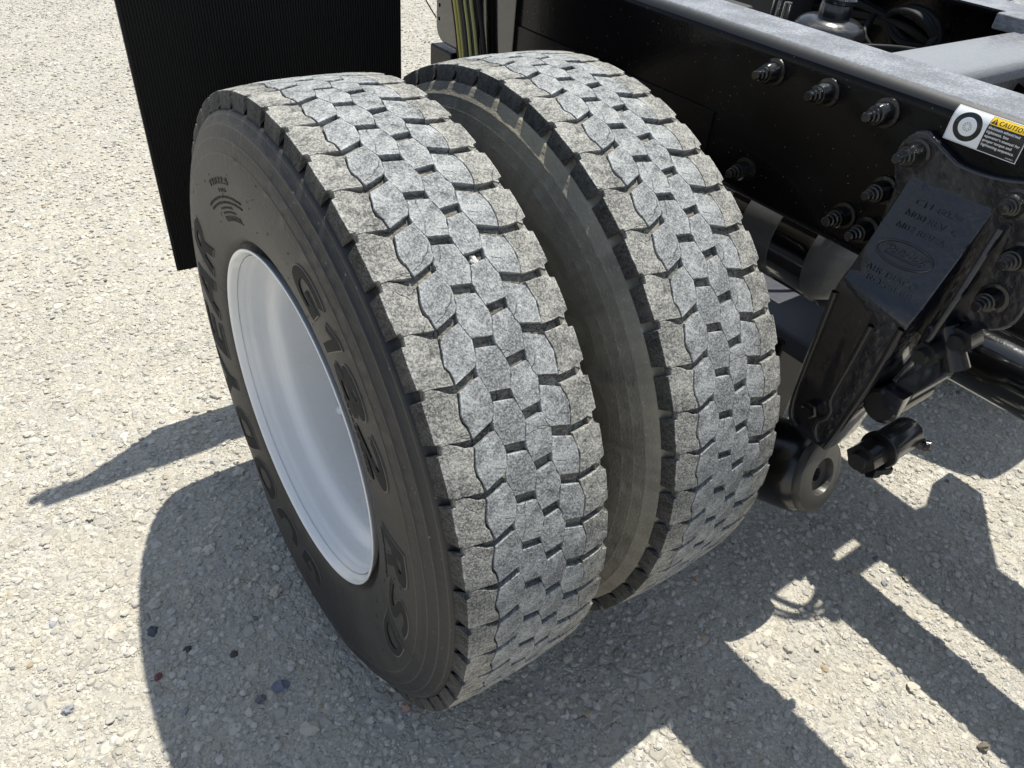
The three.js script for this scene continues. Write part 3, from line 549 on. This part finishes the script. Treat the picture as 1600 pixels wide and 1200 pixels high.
// ---- suspension hanger casting
const hanger = (() => {
  // back plate against the web: outline in (z,y)
  const s = new THREE.Shape(); s.moveTo(0.424, 0.985); s.quadraticCurveTo(0.422, 1.028, 0.452, 1.030); s.quadraticCurveTo(0.475, 1.018, 0.505, 1.006); s.quadraticCurveTo(0.55, 1.0, 0.60, 1.016); s.quadraticCurveTo(0.64, 1.028, 0.668, 1.012); s.lineTo(0.672, 0.86); s.quadraticCurveTo(0.672, 0.825, 0.64, 0.815); s.lineTo(0.60, 0.76); s.lineTo(0.47, 0.76); s.lineTo(0.444, 0.80); s.lineTo(0.440, 0.95); s.closePath();
  const g = new THREE.ExtrudeGeometry(s, { depth: 0.010, bevelEnabled: true, bevelSize: 0.004, bevelThickness: 0.003, bevelSegments: 3, curveSegments: 10 }); g.rotateY(-Math.PI / 2); g.translate(RX - 0.002, 0, 0); planarUV(g);
  return part('suspension_hanger', g, mCast, truck, 'cast black suspension hanger with raised part numbers');
})();
for (const [y, z, L, r] of [[1.001, 0.448, 0.060], [0.988, 0.600, 0.040], [0.927, 0.636, 0.056], [0.860, 0.633, 0.056]]) bolt(RX - 0.012, y, z, L, hanger);
const A2 = [0.680, 0.972], B2 = [0.610, 0.820], SL = Math.hypot(B2[0] - A2[0], B2[1] - A2[1]);
{
  // arm: sloped face then upright leg; ring per level across (x,z)
  const lv = [[0.985, 0.6795, 0.690, 0.455, 0.578], [0.972, 0.6755, 0.690, 0.4535, 0.580], [0.900, 0.6425, 0.690, 0.4525, 0.579], [0.836, 0.6130, 0.690, 0.4515, 0.577], [0.828, 0.6095, 0.690, 0.4505, 0.5768], [0.820, 0.6035, 0.690, 0.4500, 0.5765], [0.808, 0.597, 0.690, 0.4495, 0.5755], [0.798, 0.5950, 0.690, 0.449, 0.575], [0.785, 0.5955, 0.690, 0.449, 0.574], [0.690, 0.6000, 0.688, 0.4475, 0.567], [0.600, 0.6035, 0.684, 0.447, 0.551], [0.540, 0.607, 0.676, 0.449, 0.5455], [0.516, 0.610, 0.672, 0.455, 0.5385], [0.510, 0.616, 0.668, 0.461, 0.533]];
  const g = loft(lv.map(([y, x0, x1, z0, z1]) => roundRect(x0, x1, z0, z1, y, 0.005)).reverse(), 0.42);
  part('hanger_arm', g, mCast, hanger);
  const fx = 0.5925, bar = (pts, r) => { const g = tube(pts, r, 40, 8); return g; };
  const rib = (pts, w) => merge([bar(pts, w)]);
  const F = (y, z, d = 0) => V3(0.5955 + (0.785 - y) * 0.0455 - d, y, z);
  part('hanger_rib', rib([F(0.795, 0.4530), F(0.70, 0.4515), F(0.62, 0.4505), F(0.56, 0.4525), F(0.535, 0.460), F(0.525, 0.474)], 0.0055), mCast, hanger);
  part('hanger_rib', rib([F(0.775, 0.526), F(0.70, 0.5195), F(0.64, 0.5135), F(0.612, 0.513), F(0.597, 0.5205), F(0.580, 0.5185), F(0.569, 0.510), F(0.552, 0.507), F(0.535, 0.512), F(0.526, 0.521)], 0.0055), mCast, hanger);
  part('hanger_rib', rib([F(0.795, 0.5690), F(0.70, 0.5615), F(0.62, 0.5515), F(0.55, 0.5410), F(0.522, 0.535)], 0.006), mCast, hanger);
  const nb = lathe([[0, 0], [0.016, 0], [0.016, 0.012], [0.0125, 0.014], [0.011, 0.022], [0, 0.022]], V3(0.6055, 0.578, 0.490), V3(-1, 0, 0), 6); planarUV(nb); part('bolt', nb, mBolt, hanger);
  // gusset on the right-hand side
  part('hanger_flange', loft([roundRect(0.662, 0.690, 0.597, 0.606, 0.955, 0.003), roundRect(0.640, 0.690, 0.597, 0.606, 0.86, 0.003), roundRect(0.622, 0.690, 0.595, 0.604, 0.79, 0.003), roundRect(0.616, 0.688, 0.580, 0.590, 0.70, 0.003)].reverse(), 0.5), mCast, hanger);
}
// raised casting marks on the sloped face: s along z, t down the slope
{
  const e = V3((B2[0] - A2[0]) / SL, (B2[1] - A2[1]) / SL, 0), nrm = V3(e.y, -e.x, 0); if (nrm.x > 0) nrm.negate();
  const at = (z, t, lift = 0) => { const x = A2[0] + e.x * t, y = A2[1] + e.y * t; return V3(x + nrm.x * lift - 0.0038 * -nrm.x * -1, y + nrm.y * lift, z); };
  const faceX = y => { const L = [[0.985, 0.6795], [0.972, 0.6755], [0.900, 0.6425], [0.836, 0.6130], [0.828, 0.6095], [0.820, 0.6035], [0.808, 0.597]]; for (let i = 0; i < L.length - 1; i++) if (y <= L[i][0] && y >= L[i + 1][0]) return L[i + 1][1] + (L[i][1] - L[i + 1][1]) * (y - L[i + 1][0]) / (L[i][0] - L[i + 1][0]); return 0.6; };
  const put = (z, t, lift) => { const y = A2[1] + e.y * t; return V3(faceX(y) + nrm.x * lift, y + nrm.y * lift, z); };
  const mark = (str, z0, z1, t, h, rot = 0, jitter = 0) => {
    const g0 = new TextGeometry(str, { font: regular, size: 1, depth: 1, curveSegments: 3 }); g0.computeBoundingBox(); const b = g0.boundingBox; const p = g0.attributes.position;
    for (let i = 0; i < p.count; i++) { const u = (p.getX(i) - b.min.x) / (b.max.x - b.min.x), v = (p.getY(i) - b.min.y) / (b.max.y - b.min.y); const q = put(z0 + (z1 - z0) * u, t - v * h + jitter * (u - 0.5), p.getZ(i) > 0.5 ? 0.0024 : -0.0015); p.setXYZ(i, q.x, q.y, q.z); }
    const g = toCreasedNormals(g0.index ? g0.toNonIndexed() : g0, 0.4); planarUV(g); part('casting_mark', g, mCastMark, hanger);
  };
  mark('C11-6029', 0.482, 0.5515, 0.0345, 0.0088); mark('M00 REV  C', 0.4775, 0.5565, 0.0525, 0.0088); mark('M02 REV  A', 0.4755, 0.5510, 0.0720, 0.0088);
  mark('AIR TRAC', 0.4705, 0.5400, 0.1420, 0.0088); mark('ROSSLER', 0.4810, 0.5560, 0.1560, 0.0085);
  const ell = []; for (let i = 0; i <= 48; i++) { const a = i / 48 * Math.PI * 2; ell.push(put(0.5115 + 0.0432 * Math.cos(a), 0.1035 + 0.0172 * Math.sin(a) - 0.0015 * Math.cos(a), 0.0006)); }
  part('emblem_oval', tube(ell, 0.0019, 120, 6), mCastMark, hanger, 'raised oval emblem ring');
  // script lettering: strokes in emblem units, x 0..1 along, y 0..1 up
  const S = [[[0.06, -0.25], [0.10, 0.3], [0.14, 0.85], [0.12, 1.0], [0.06, 0.85], [0.12, 1.05], [0.22, 1.0], [0.22, 0.7], [0.14, 0.5], [0.10, 0.45]],
    [[0.22, 0.35], [0.29, 0.5], [0.28, 0.65], [0.24, 0.5], [0.25, 0.25], [0.31, 0.3]], [[0.31, 0.3], [0.36, 0.6], [0.38, 1.0], [0.36, 0.5], [0.37, 0.25], [0.42, 0.35]], [[0.32, 0.75], [0.46, 0.80]],
    [[0.42, 0.35], [0.48, 0.5], [0.47, 0.65], [0.43, 0.5], [0.44, 0.25], [0.50, 0.3]], [[0.50, 0.3], [0.52, 0.65], [0.55, 0.6], [0.58, 0.62]],
    [[0.58, 0.3], [0.62, 0.7], [0.64, 1.05], [0.61, 0.95], [0.61, 0.35], [0.65, 0.25], [0.67, 0.45], [0.63, 0.55]], [[0.68, 0.3], [0.70, 0.6], [0.70, 0.3], [0.74, 0.35]], [[0.71, 0.8], [0.715, 0.85]],
    [[0.74, 0.35], [0.79, 0.75], [0.80, 1.1], [0.77, 0.9], [0.77, 0.3], [0.82, 0.35]], [[0.82, 0.35], [0.86, 0.65], [0.88, 1.0], [0.86, 0.5], [0.87, 0.25], [0.94, 0.4]], [[0.80, 0.75], [0.98, 0.85]], [[0.10, -0.05], [0.4, -0.12], [0.7, -0.1], [0.9, -0.02]]];
  part('emblem_script', merge(S.map(st => tube(st.map(([u, v]) => put(0.4765 + 0.071 * u, 0.1085 - 0.0125 * v + 0.005 * (0.5 - u) * 0.4, 0.0006)), 0.0013, 24, 5))), mCastMark, hanger, 'raised script emblem lettering');
  // small number up the leg
  { const g0 = new TextGeometry('21450A', { font: regular, size: 1, depth: 1, curveSegments: 3 }); g0.computeBoundingBox(); const b = g0.boundingBox, p = g0.attributes.position;
    for (let i = 0; i < p.count; i++) { const u = (p.getX(i) - b.min.x) / (b.max.x - b.min.x), v = (p.getY(i) - b.min.y) / (b.max.y - b.min.y); p.setXYZ(i, 0.6015 - 0.001 - (p.getZ(i) > 0.5 ? 0.0008 : -0.002), 0.655 + 0.062 * u, 0.4815 - 0.009 * v + 0.010 * u); }
    const g = toCreasedNormals(g0.index ? g0.toNonIndexed() : g0, 0.4); planarUV(g); part('casting_mark', g, mCastMark, hanger); }
  for (const [z, t] of [[0.548, 0.137]]) { const ring = []; for (let i = 0; i <= 16; i++) { const a = i / 16 * 6.2832; ring.push(put(z + 0.0045 * Math.cos(a), t + 0.0045 * Math.sin(a), 0.0006)); } part('casting_mark', tube(ring, 0.0008, 24, 5), mCastMark, hanger); }
}
// opposite hanger, plain
part('suspension_hanger', merge([loft([roundRect(1.554, 1.60, 0.40, 0.64, 1.0, 0.005), roundRect(1.554, 1.65, 0.45, 0.58, 0.82, 0.005), roundRect(1.56, 1.65, 0.45, 0.545, 0.51, 0.005)].reverse(), 0.5)]), mCast, truck);
// spring pin, shackle and flat bar in front of the hanger
part('shackle_pin', merge([cyl(V3(0.605, 0.548, 0.598), V3(0.650, 0.548, 0.598), 0.027, 0.027, 6), cyl(V3(0.592, 0.548, 0.598), V3(0.607, 0.548, 0.598), 0.015, 0.016, 12)]), mBolt, truck);
part('bushing_sleeve', planarUV(lathe([[0, 0], [0.031, 0], [0.033, 0.002], [0.033, 0.008], [0.0285, 0.010], [0.0285, 0.088], [0.027, 0.091], [0, 0.091]], V3(0.646, 0.551, 0.602), V3(1, 0, 0), 32)), mChamber, truck);
part('grease_fitting', planarUV(lathe([[0, 0], [0.014, 0], [0.013, 0.008], [0.009, 0.010], [0.0115, 0.015], [0.0085, 0.019], [0.0110, 0.025], [0.007, 0.032], [0, 0.033]], V3(0.728, 0.549, 0.618), V3(0.6, -0.25, 0.7), 12)), mBolt, truck);
part('shackle_bolt', planarUV(lathe([[0, 0], [0.015, 0], [0.015, 0.014], [0.011, 0.016], [0.010, 0.028], [0.0115, 0.032], [0.009, 0.042], [0, 0.043]], V3(0.628, 0.522, 0.610), V3(0.9, -0.1, 0.35), 6)), mBolt, truck);
part('tie_bar', rbox(0.612, 0.732, 0.688, 0.700, 0.588, 0.6205, 0.003), mCast, truck);
part('tie_bar', loft([roundRect(0.600, 0.611, 0.592, 0.618, 0.660, 0.002), roundRect(0.586, 0.611, 0.588, 0.6205, 0.7005, 0.003)], 0.5), mCast, truck);
part('shackle_pin', planarUV(lathe([[0, 0], [0.024, 0], [0.029, 0.004], [0.029, 0.014], [0.026, 0.016], [0.025, 0.115], [0, 0.116]], V3(0.606, 0.653, 0.586), V3(1, 0, 0), 32)), mChamber, truck);
part('shackle_bolt', merge([cyl(V3(0.615, 0.765, 0.606), V3(0.645, 0.765, 0.606), 0.019, 0.019, 6), cyl(V3(0.600, 0.765, 0.606), V3(0.618, 0.765, 0.606), 0.011, 0.011, 12)]), mBolt, truck);
part('shackle_bolt', merge([cyl(V3(0.650, 0.790, 0.628), V3(0.685, 0.790, 0.628), 0.021, 0.021, 6), cyl(V3(0.640, 0.790, 0.628), V3(0.652, 0.790, 0.628), 0.012, 0.012, 12)]), mBolt, truck);
part('clamp', merge([rbox(0.625, 0.70, 0.735, 0.805, 0.586, 0.600, 0.005), cyl(V3(0.66, 0.80, 0.60), V3(0.66, 0.745, 0.64), 0.016, 0.020, 16)]), mCast, truck);
// brake chamber hanging below
{
  const ax = V3(0.07, 0.33, 0.94).normalize(), c = V3(0.745, 0.345, 0.50), b = c.clone().addScaledVector(ax, -0.26);
  const body = lathe([[0.040, 0], [0.082, 0.012], [0.090, 0.04], [0.090, 0.085], [0.097, 0.090], [0.097, 0.108], [0.090, 0.113], [0.090, 0.20], [0.0885, 0.222], [0.083, 0.236], [0.078, 0.243]], b, ax, 48);
  const ch = part('brake_chamber', planarUV(body), mChamber, truck, 'black brake chamber with a hole in its end');
  const cap = lathe([[0.080, -0.018], [0.0795, -0.010], [0.075, -0.003], [0.067, 0.0], [0.0395, 0.001], [0.0385, -0.001], [0.036, -0.013], [0.030, -0.016], [0.0195, -0.016], [0.018, -0.014], [0.0145, -0.013], [0.0140, -0.016], [0.0138, -0.035], [0, -0.036]], c, ax, 48);
  part('chamber_cap', planarUV(cap), mChamberCap, ch);
  part('chamber_bracket', merge([rbox(0.69, 0.80, 0.33, 0.60, 0.33, 0.352, 0.006)]), mPaint, truck);
  part('chamber_hose', tube([V3(0.70, 0.42, 0.30), V3(0.66, 0.48, 0.28), V3(0.66, 0.56, 0.22), V3(0.70, 0.62, 0.12)], 0.008, 24, 8), mHose, truck);
}
// what shows below the rail between tyre and hanger
part('suspension_beam', merge([rbox(0.695, 0.835, 0.575, 0.618, -0.62, 0.455, 0.008), rbox(0.70, 0.83, 0.50, 0.575, -0.30, 0.30, 0.008), rbox(0.705, 0.745, 0.618, 0.648, 0.40, 0.44, 0.006)]), mDustBlack, truck);
part('air_tank', planarUV(lathe([[0, 0], [0.06, 0.006], [0.095, 0.03], [0.108, 0.07], [0.110, 0.10], [0.110, 0.60], [0.108, 0.63], [0.09, 0.665], [0.05, 0.688], [0, 0.693]], V3(0.985, 0.655, -0.39), V3(0, 0, 1), 48)), mGloss, truck);
part('tank_reflection_band', planarUV(lathe([[0.110, 0], [0.1112, 0.001], [0.1112, 0.085], [0.110, 0.086]], V3(0.985, 0.655, 0.055), V3(0, 0, 1), 48)), mTankGrey, truck, 'grey reflection coloured in as a band round the black tank');  // grey band paints a reflection onto the glossy tank
part('tank_strap', merge([-0.2, -0.02].map(z => lathe([[0.111, 0], [0.1135, 0.001], [0.1135, 0.03], [0.111, 0.031]], V3(0.985, 0.655, z), V3(0, 0, 1), 48))), mCast, truck);
part('tank_end', planarUV(lathe([[0.1090, 0], [0.1085, 0.012], [0.0905, 0.046], [0.0505, 0.069], [0, 0.0742]], V3(0.985, 0.6552, 0.229), V3(0, 0, 1), 48)), mTankGrey, truck);
part('axle_housing', merge([cyl(V3(0.50, CY, 0), V3(1.75, CY, 0), 0.068, 0.068, 32), cyl(V3(0.50, CY, 0), V3(0.62, CY, 0), 0.10, 0.10, 32)]), mPaint, truck);
part('brake_drum', planarUV(lathe([[0.10, 0], [0.205, 0], [0.215, 0.01], [0.215, 0.17], [0.20, 0.18], [0.1, 0.18]], V3(0.36, CY, 0), V3(1, 0, 0), 48)), mCast, truck);
{ const g = new THREE.SphereGeometry(0.20, 32, 20); g.scale(0.85, 1, 1.1); g.translate(1.12, CY + 0.02, 0.02); part('differential', merge([g, cyl(V3(1.12, CY + 0.05, 0.15), V3(1.12, CY + 0.07, 0.40), 0.11, 0.07, 28)]), mCast, truck); }
part('drive_shaft', planarUV(merge([cyl(V3(1.075, 0.552, 0.49), V3(1.085, 0.60, 3.0), 0.067, 0.067, 40), cyl(V3(1.075, 0.55, 0.44), V3(1.075, 0.552, 0.495), 0.043, 0.061, 28), cyl(V3(1.01, 0.55, 0.43), V3(1.14, 0.55, 0.43), 0.024, 0.024, 16)])), mGloss, truck, 'glossy black round drive shaft');
part('air_spring', merge([cyl(V3(0.80, 0.62, -0.42), V3(0.80, 0.82, -0.42), 0.12, 0.13, 36)]), mHose, truck);
// cross member between the rails
{
  const z0 = 0.236, z1 = 0.372, yT = 1.0675; const prof = [[z0, yT - 0.20], [z0, yT - 0.014], [z0 + 0.004, yT - 0.004], [z0 + 0.014, yT], [z1 - 0.018, yT], [z1 - 0.007, yT - 0.004], [z1, yT - 0.014], [z1, yT - 0.030], [z1 - 0.01, yT - 0.036], [z0 + 0.012, yT - 0.036], [z0 + 0.012, yT - 0.20]];
  const g = loft([0.704, 1.54].map(x => prof.map(([z, y]) => V3(x, y, z))), 0.7); part('cross_member', planarUV(g, 2), mGreySteel, truck, 'grey dusty cross member joining the rails');
  part('cross_member_bracket', merge([rbox(1.30, 1.50, 1.062, 1.092, 0.20, 0.262, 0.004), rbox(1.36, 1.42, 1.068, 1.098, 0.275, 0.33, 0.004)]), mPaintDusty, truck);
  for (const [x, y, z] of [[1.25, 1.05, 0.44], [1.17, 1.03, 0.48], [1.30, 1.03, 0.50]]) part('bolt', planarUV(lathe([[0, 0], [0.022, 0], [0.023, 0.004], [0.016, 0.005], [0.0155, 0.020], [0.010, 0.022], [0.009, 0.036], [0, 0.037]], V3(x, y, z), V3(0, 1, 0), 6)), mBolt, truck);
  part('gusset_plate', rbox(1.24, 1.42, 1.018, 1.030, 0.395, 0.45, 0.003), mPaintDusty, truck);
  for (const dy of [0, 0.012]) part('air_line', tube([V3(0.84, 1.045 - dy, 0.10), V3(0.98, 1.052 - dy, 0.19), V3(1.15, 1.03 - dy, 0.225), V3(1.3, 1.02 - dy, 0.22)], 0.004, 24, 8), mHose, truck);
}
for (const [a, r] of [[0, 0.006], [0.018, 0.006], [0.05, 0.009]]) part('air_line', tube([V3(1.02 + a, 0.99, 0.37), V3(1.07 + a, 1.0, 0.44), V3(1.16 + a * 0.6, 1.005, 0.475 - a), V3(1.24, 0.99, 0.44 - a), V3(1.27, 0.95, 0.36)], r, 40, 8), mHose, truck);
// canister and fittings behind the rail
{
  const c = V3(1.255, 0.905, -0.125);
  const can = part('valve_canister', planarUV(lathe([[0, 0], [0.075, 0], [0.082, 0.01], [0.083, 0.05], ...Array.from({ length: 9 }, (_, k) => { const a = k / 8 * Math.PI / 2; return [0.040 + 0.043 * Math.cos(a), 0.072 + 0.036 * Math.sin(a)]; }), [0.030, 0.1095], [0, 0.110]], c, V3(0.02, 1, 0.02), 40)), mPlatedDark(), truck, 'dark glossy dome-topped valve canister');
  part('canister_cap', planarUV(lathe([[0.036, 0.108], [0.036, 0.132], [0.034, 0.136], [0.039, 0.139], [0.0395, 0.147], [0.036, 0.151], [0.020, 0.152], [0.018, 0.160], [0.013, 0.162], [0.012, 0.185], [0.016, 0.188], [0.016, 0.200], [0.010, 0.203], [0.009, 0.23], [0, 0.23]], c, V3(0.02, 1, 0.02), 28)), mPlatedDark(), can);
  part('canister_cap', planarUV(lathe([[0.012, 0.162], [0.015, 0.166], [0.015, 0.182], [0.011, 0.185]], c.clone().add(V3(-0.004, 0.0, 0.0)), V3(0.02, 1, 0.02), 6)), mBrass, can);
  const f = V3(1.20, 0.93, -0.24);
  part('air_fitting', merge([cyl(f, V3(1.20, 0.99, -0.24), 0.014, 0.014, 6), cyl(V3(1.20, 0.99, -0.24), V3(1.20, 1.03, -0.24), 0.010, 0.010, 12), cyl(V3(1.235, 0.94, -0.235), V3(1.235, 1.02, -0.235), 0.010, 0.010, 6), rbox(1.18, 1.28, 0.935, 0.943, -0.25, -0.20, 0.002)]), mBrass, truck);
  part('valve_block', merge([rbox(1.10, 1.20, 0.92, 1.0, -0.40, -0.30, 0.008), rbox(1.30, 1.50, 0.85, 1.02, -0.45, -0.30, 0.01)]), mGreyDark(), truck);
  const B = [];
  for (let k = 0; k < 16; k++) {
    const a = rr(0, 6.28), q = rr(0.3, 1), dx = 0.045 * q * Math.cos(a), dy = 0.035 * q * Math.sin(a), dz = rr(-0.03, 0.03), w = k % 3 ? 1 : 1.7;
    B.push([V3(1.44 + dx, 0.99 + dy * w, -0.46), V3(1.45 + dx, 1.01 + dy * w, -0.24 + dz), V3(1.45 + dx * 0.4, 1.0 + dy * 0.4, -0.11 + 0.2 * dz), V3(1.45 + dx, 0.985 + dy * w, -0.05 + dz), V3(1.45 + dx * 0.35, 0.972 + dy * 0.35, 0.035), V3(1.45 + dx * 1.1, 0.965 + dy * 1.2, 0.13 + dz), V3(1.43 + dx * 1.3, 0.93 + dy, 0.24), V3(1.40 + dx, 0.88, 0.42)]);
  }
  B.forEach(p => part('bundled_hose', tube(p, rr(0.0065, 0.0095), 70, 8), mHose, truck));
  for (let k = 0; k < 6; k++) { const o = rr(-0.02, 0.02); part('looped_hose', tube([V3(1.45, 1.0, -0.11), V3(1.42 + o, 1.035 + 0.4 * o, -0.05 + o), V3(1.41 + o, 1.03, 0.01 + o), V3(1.43, 0.985 + o, 0.045), V3(1.41 + o, 0.95, 0.02 + 2 * o), V3(1.38 + o, 0.93, -0.05 + o), V3(1.37, 0.955 + o, -0.10), V3(1.43, 1.0, -0.13)], 0.007, 70, 8), mHose, truck); }
  part('hose_tie', lathe([[0.040, 0], [0.042, 0.003], [0.042, 0.010], [0.040, 0.013]], V3(1.45, 0.974, 0.03), V3(0, -0.1, 1), 20), mHose, truck);
}
function mPlatedDark() { return globalThis.mpd ||= new THREE.MeshPhysicalMaterial({ color: lin(0.020, 0.020, 0.022), roughness: 0.26, clearcoat: 0.8, clearcoatRoughness: 0.15, bumpMap: speck, bumpScale: 0.0006 }); }
function mGreyDark() { return globalThis.mgd ||= new THREE.MeshStandardMaterial({ color: lin(0.03, 0.03, 0.03), roughness: 0.6 }); }

// ------------------------------------------------------------------ stones one would point at
odd(-0.094, 0.313, 0.0105, [0.42, 0.27, 0.22], 'reddish stone lying against the foot of the outer tyre', 'stone', 0.35, 1);
odd(-0.086, 0.337, 0.0085, [0.40, 0.375, 0.33], 'small grey stone just in front of the reddish stone at the tyre foot', 'stone', 0.3, 2);
odd(-0.439, -0.096, 0.0115, [0.085, 0.09, 0.115], 'dark bluish stone just inside the left edge of the tyre shadow', 'stone', 0.15, 3);
odd(-0.397, -0.022, 0.009, [0.075, 0.073, 0.07], 'near black stone in the tyre shadow, left one of the dark pair', 'stone', 0.15, 4);
odd(-0.323, 0.036, 0.0085, [0.085, 0.082, 0.078], 'near black stone in the tyre shadow, right one of the dark pair', 'stone', 0.15, 5);
odd(-0.458, 0.006, 0.0085, [0.17, 0.075, 0.075], 'dark red stone in the tyre shadow near its left edge', 'stone', 0.2, 6);
odd(-0.273, 0.147, 0.0165, [0.19, 0.20, 0.26], 'largest blue grey stone in the tyre shadow below the wheel', 'stone', 0.1, 7);
odd(-0.314, 0.152, 0.0115, [0.14, 0.145, 0.16], 'dark grey stone beside the large blue grey stone', 'stone', 0.15, 8);
odd(-0.610, -0.016, 0.012, [0.30, 0.305, 0.33], 'blue grey stone in the sunlit gravel at lower left', 'stone', 0.1, 9);
odd(0.793, 0.977, 0.0135, [0.20, 0.175, 0.14], 'brown stone in the sunlit gravel at lower right, beside the shaft shadow', 'stone', 0.25, 10);
for (const [x, v, r, s, c, label] of [[0.0165, 0.27, 0.524, 0.0062, [0.62, 0.61, 0.58], 'white pebble wedged between the middle tread blocks of the outer tyre'], [-0.034, 4.19, 0.525, 0.0055, [0.62, 0.57, 0.45], 'cream pebble wedged in a groove low on the outer tyre tread'], [-0.066, 4.76, 0.527, 0.0030, [0.50, 0.36, 0.33], 'tiny pink pebble caught in the tread groove, lowest of the wedged ones']]) {
  const th = REF - v * PITCH, m = odd(0, 0, s, c, label, 'pebble', 0.3, Math.round(v * 3)); m.position.set(x, CY + r * Math.sin(th), r * Math.cos(th)); m.scale.set(s * 1.3, s, s);
}

renderer.render(scene, camera);
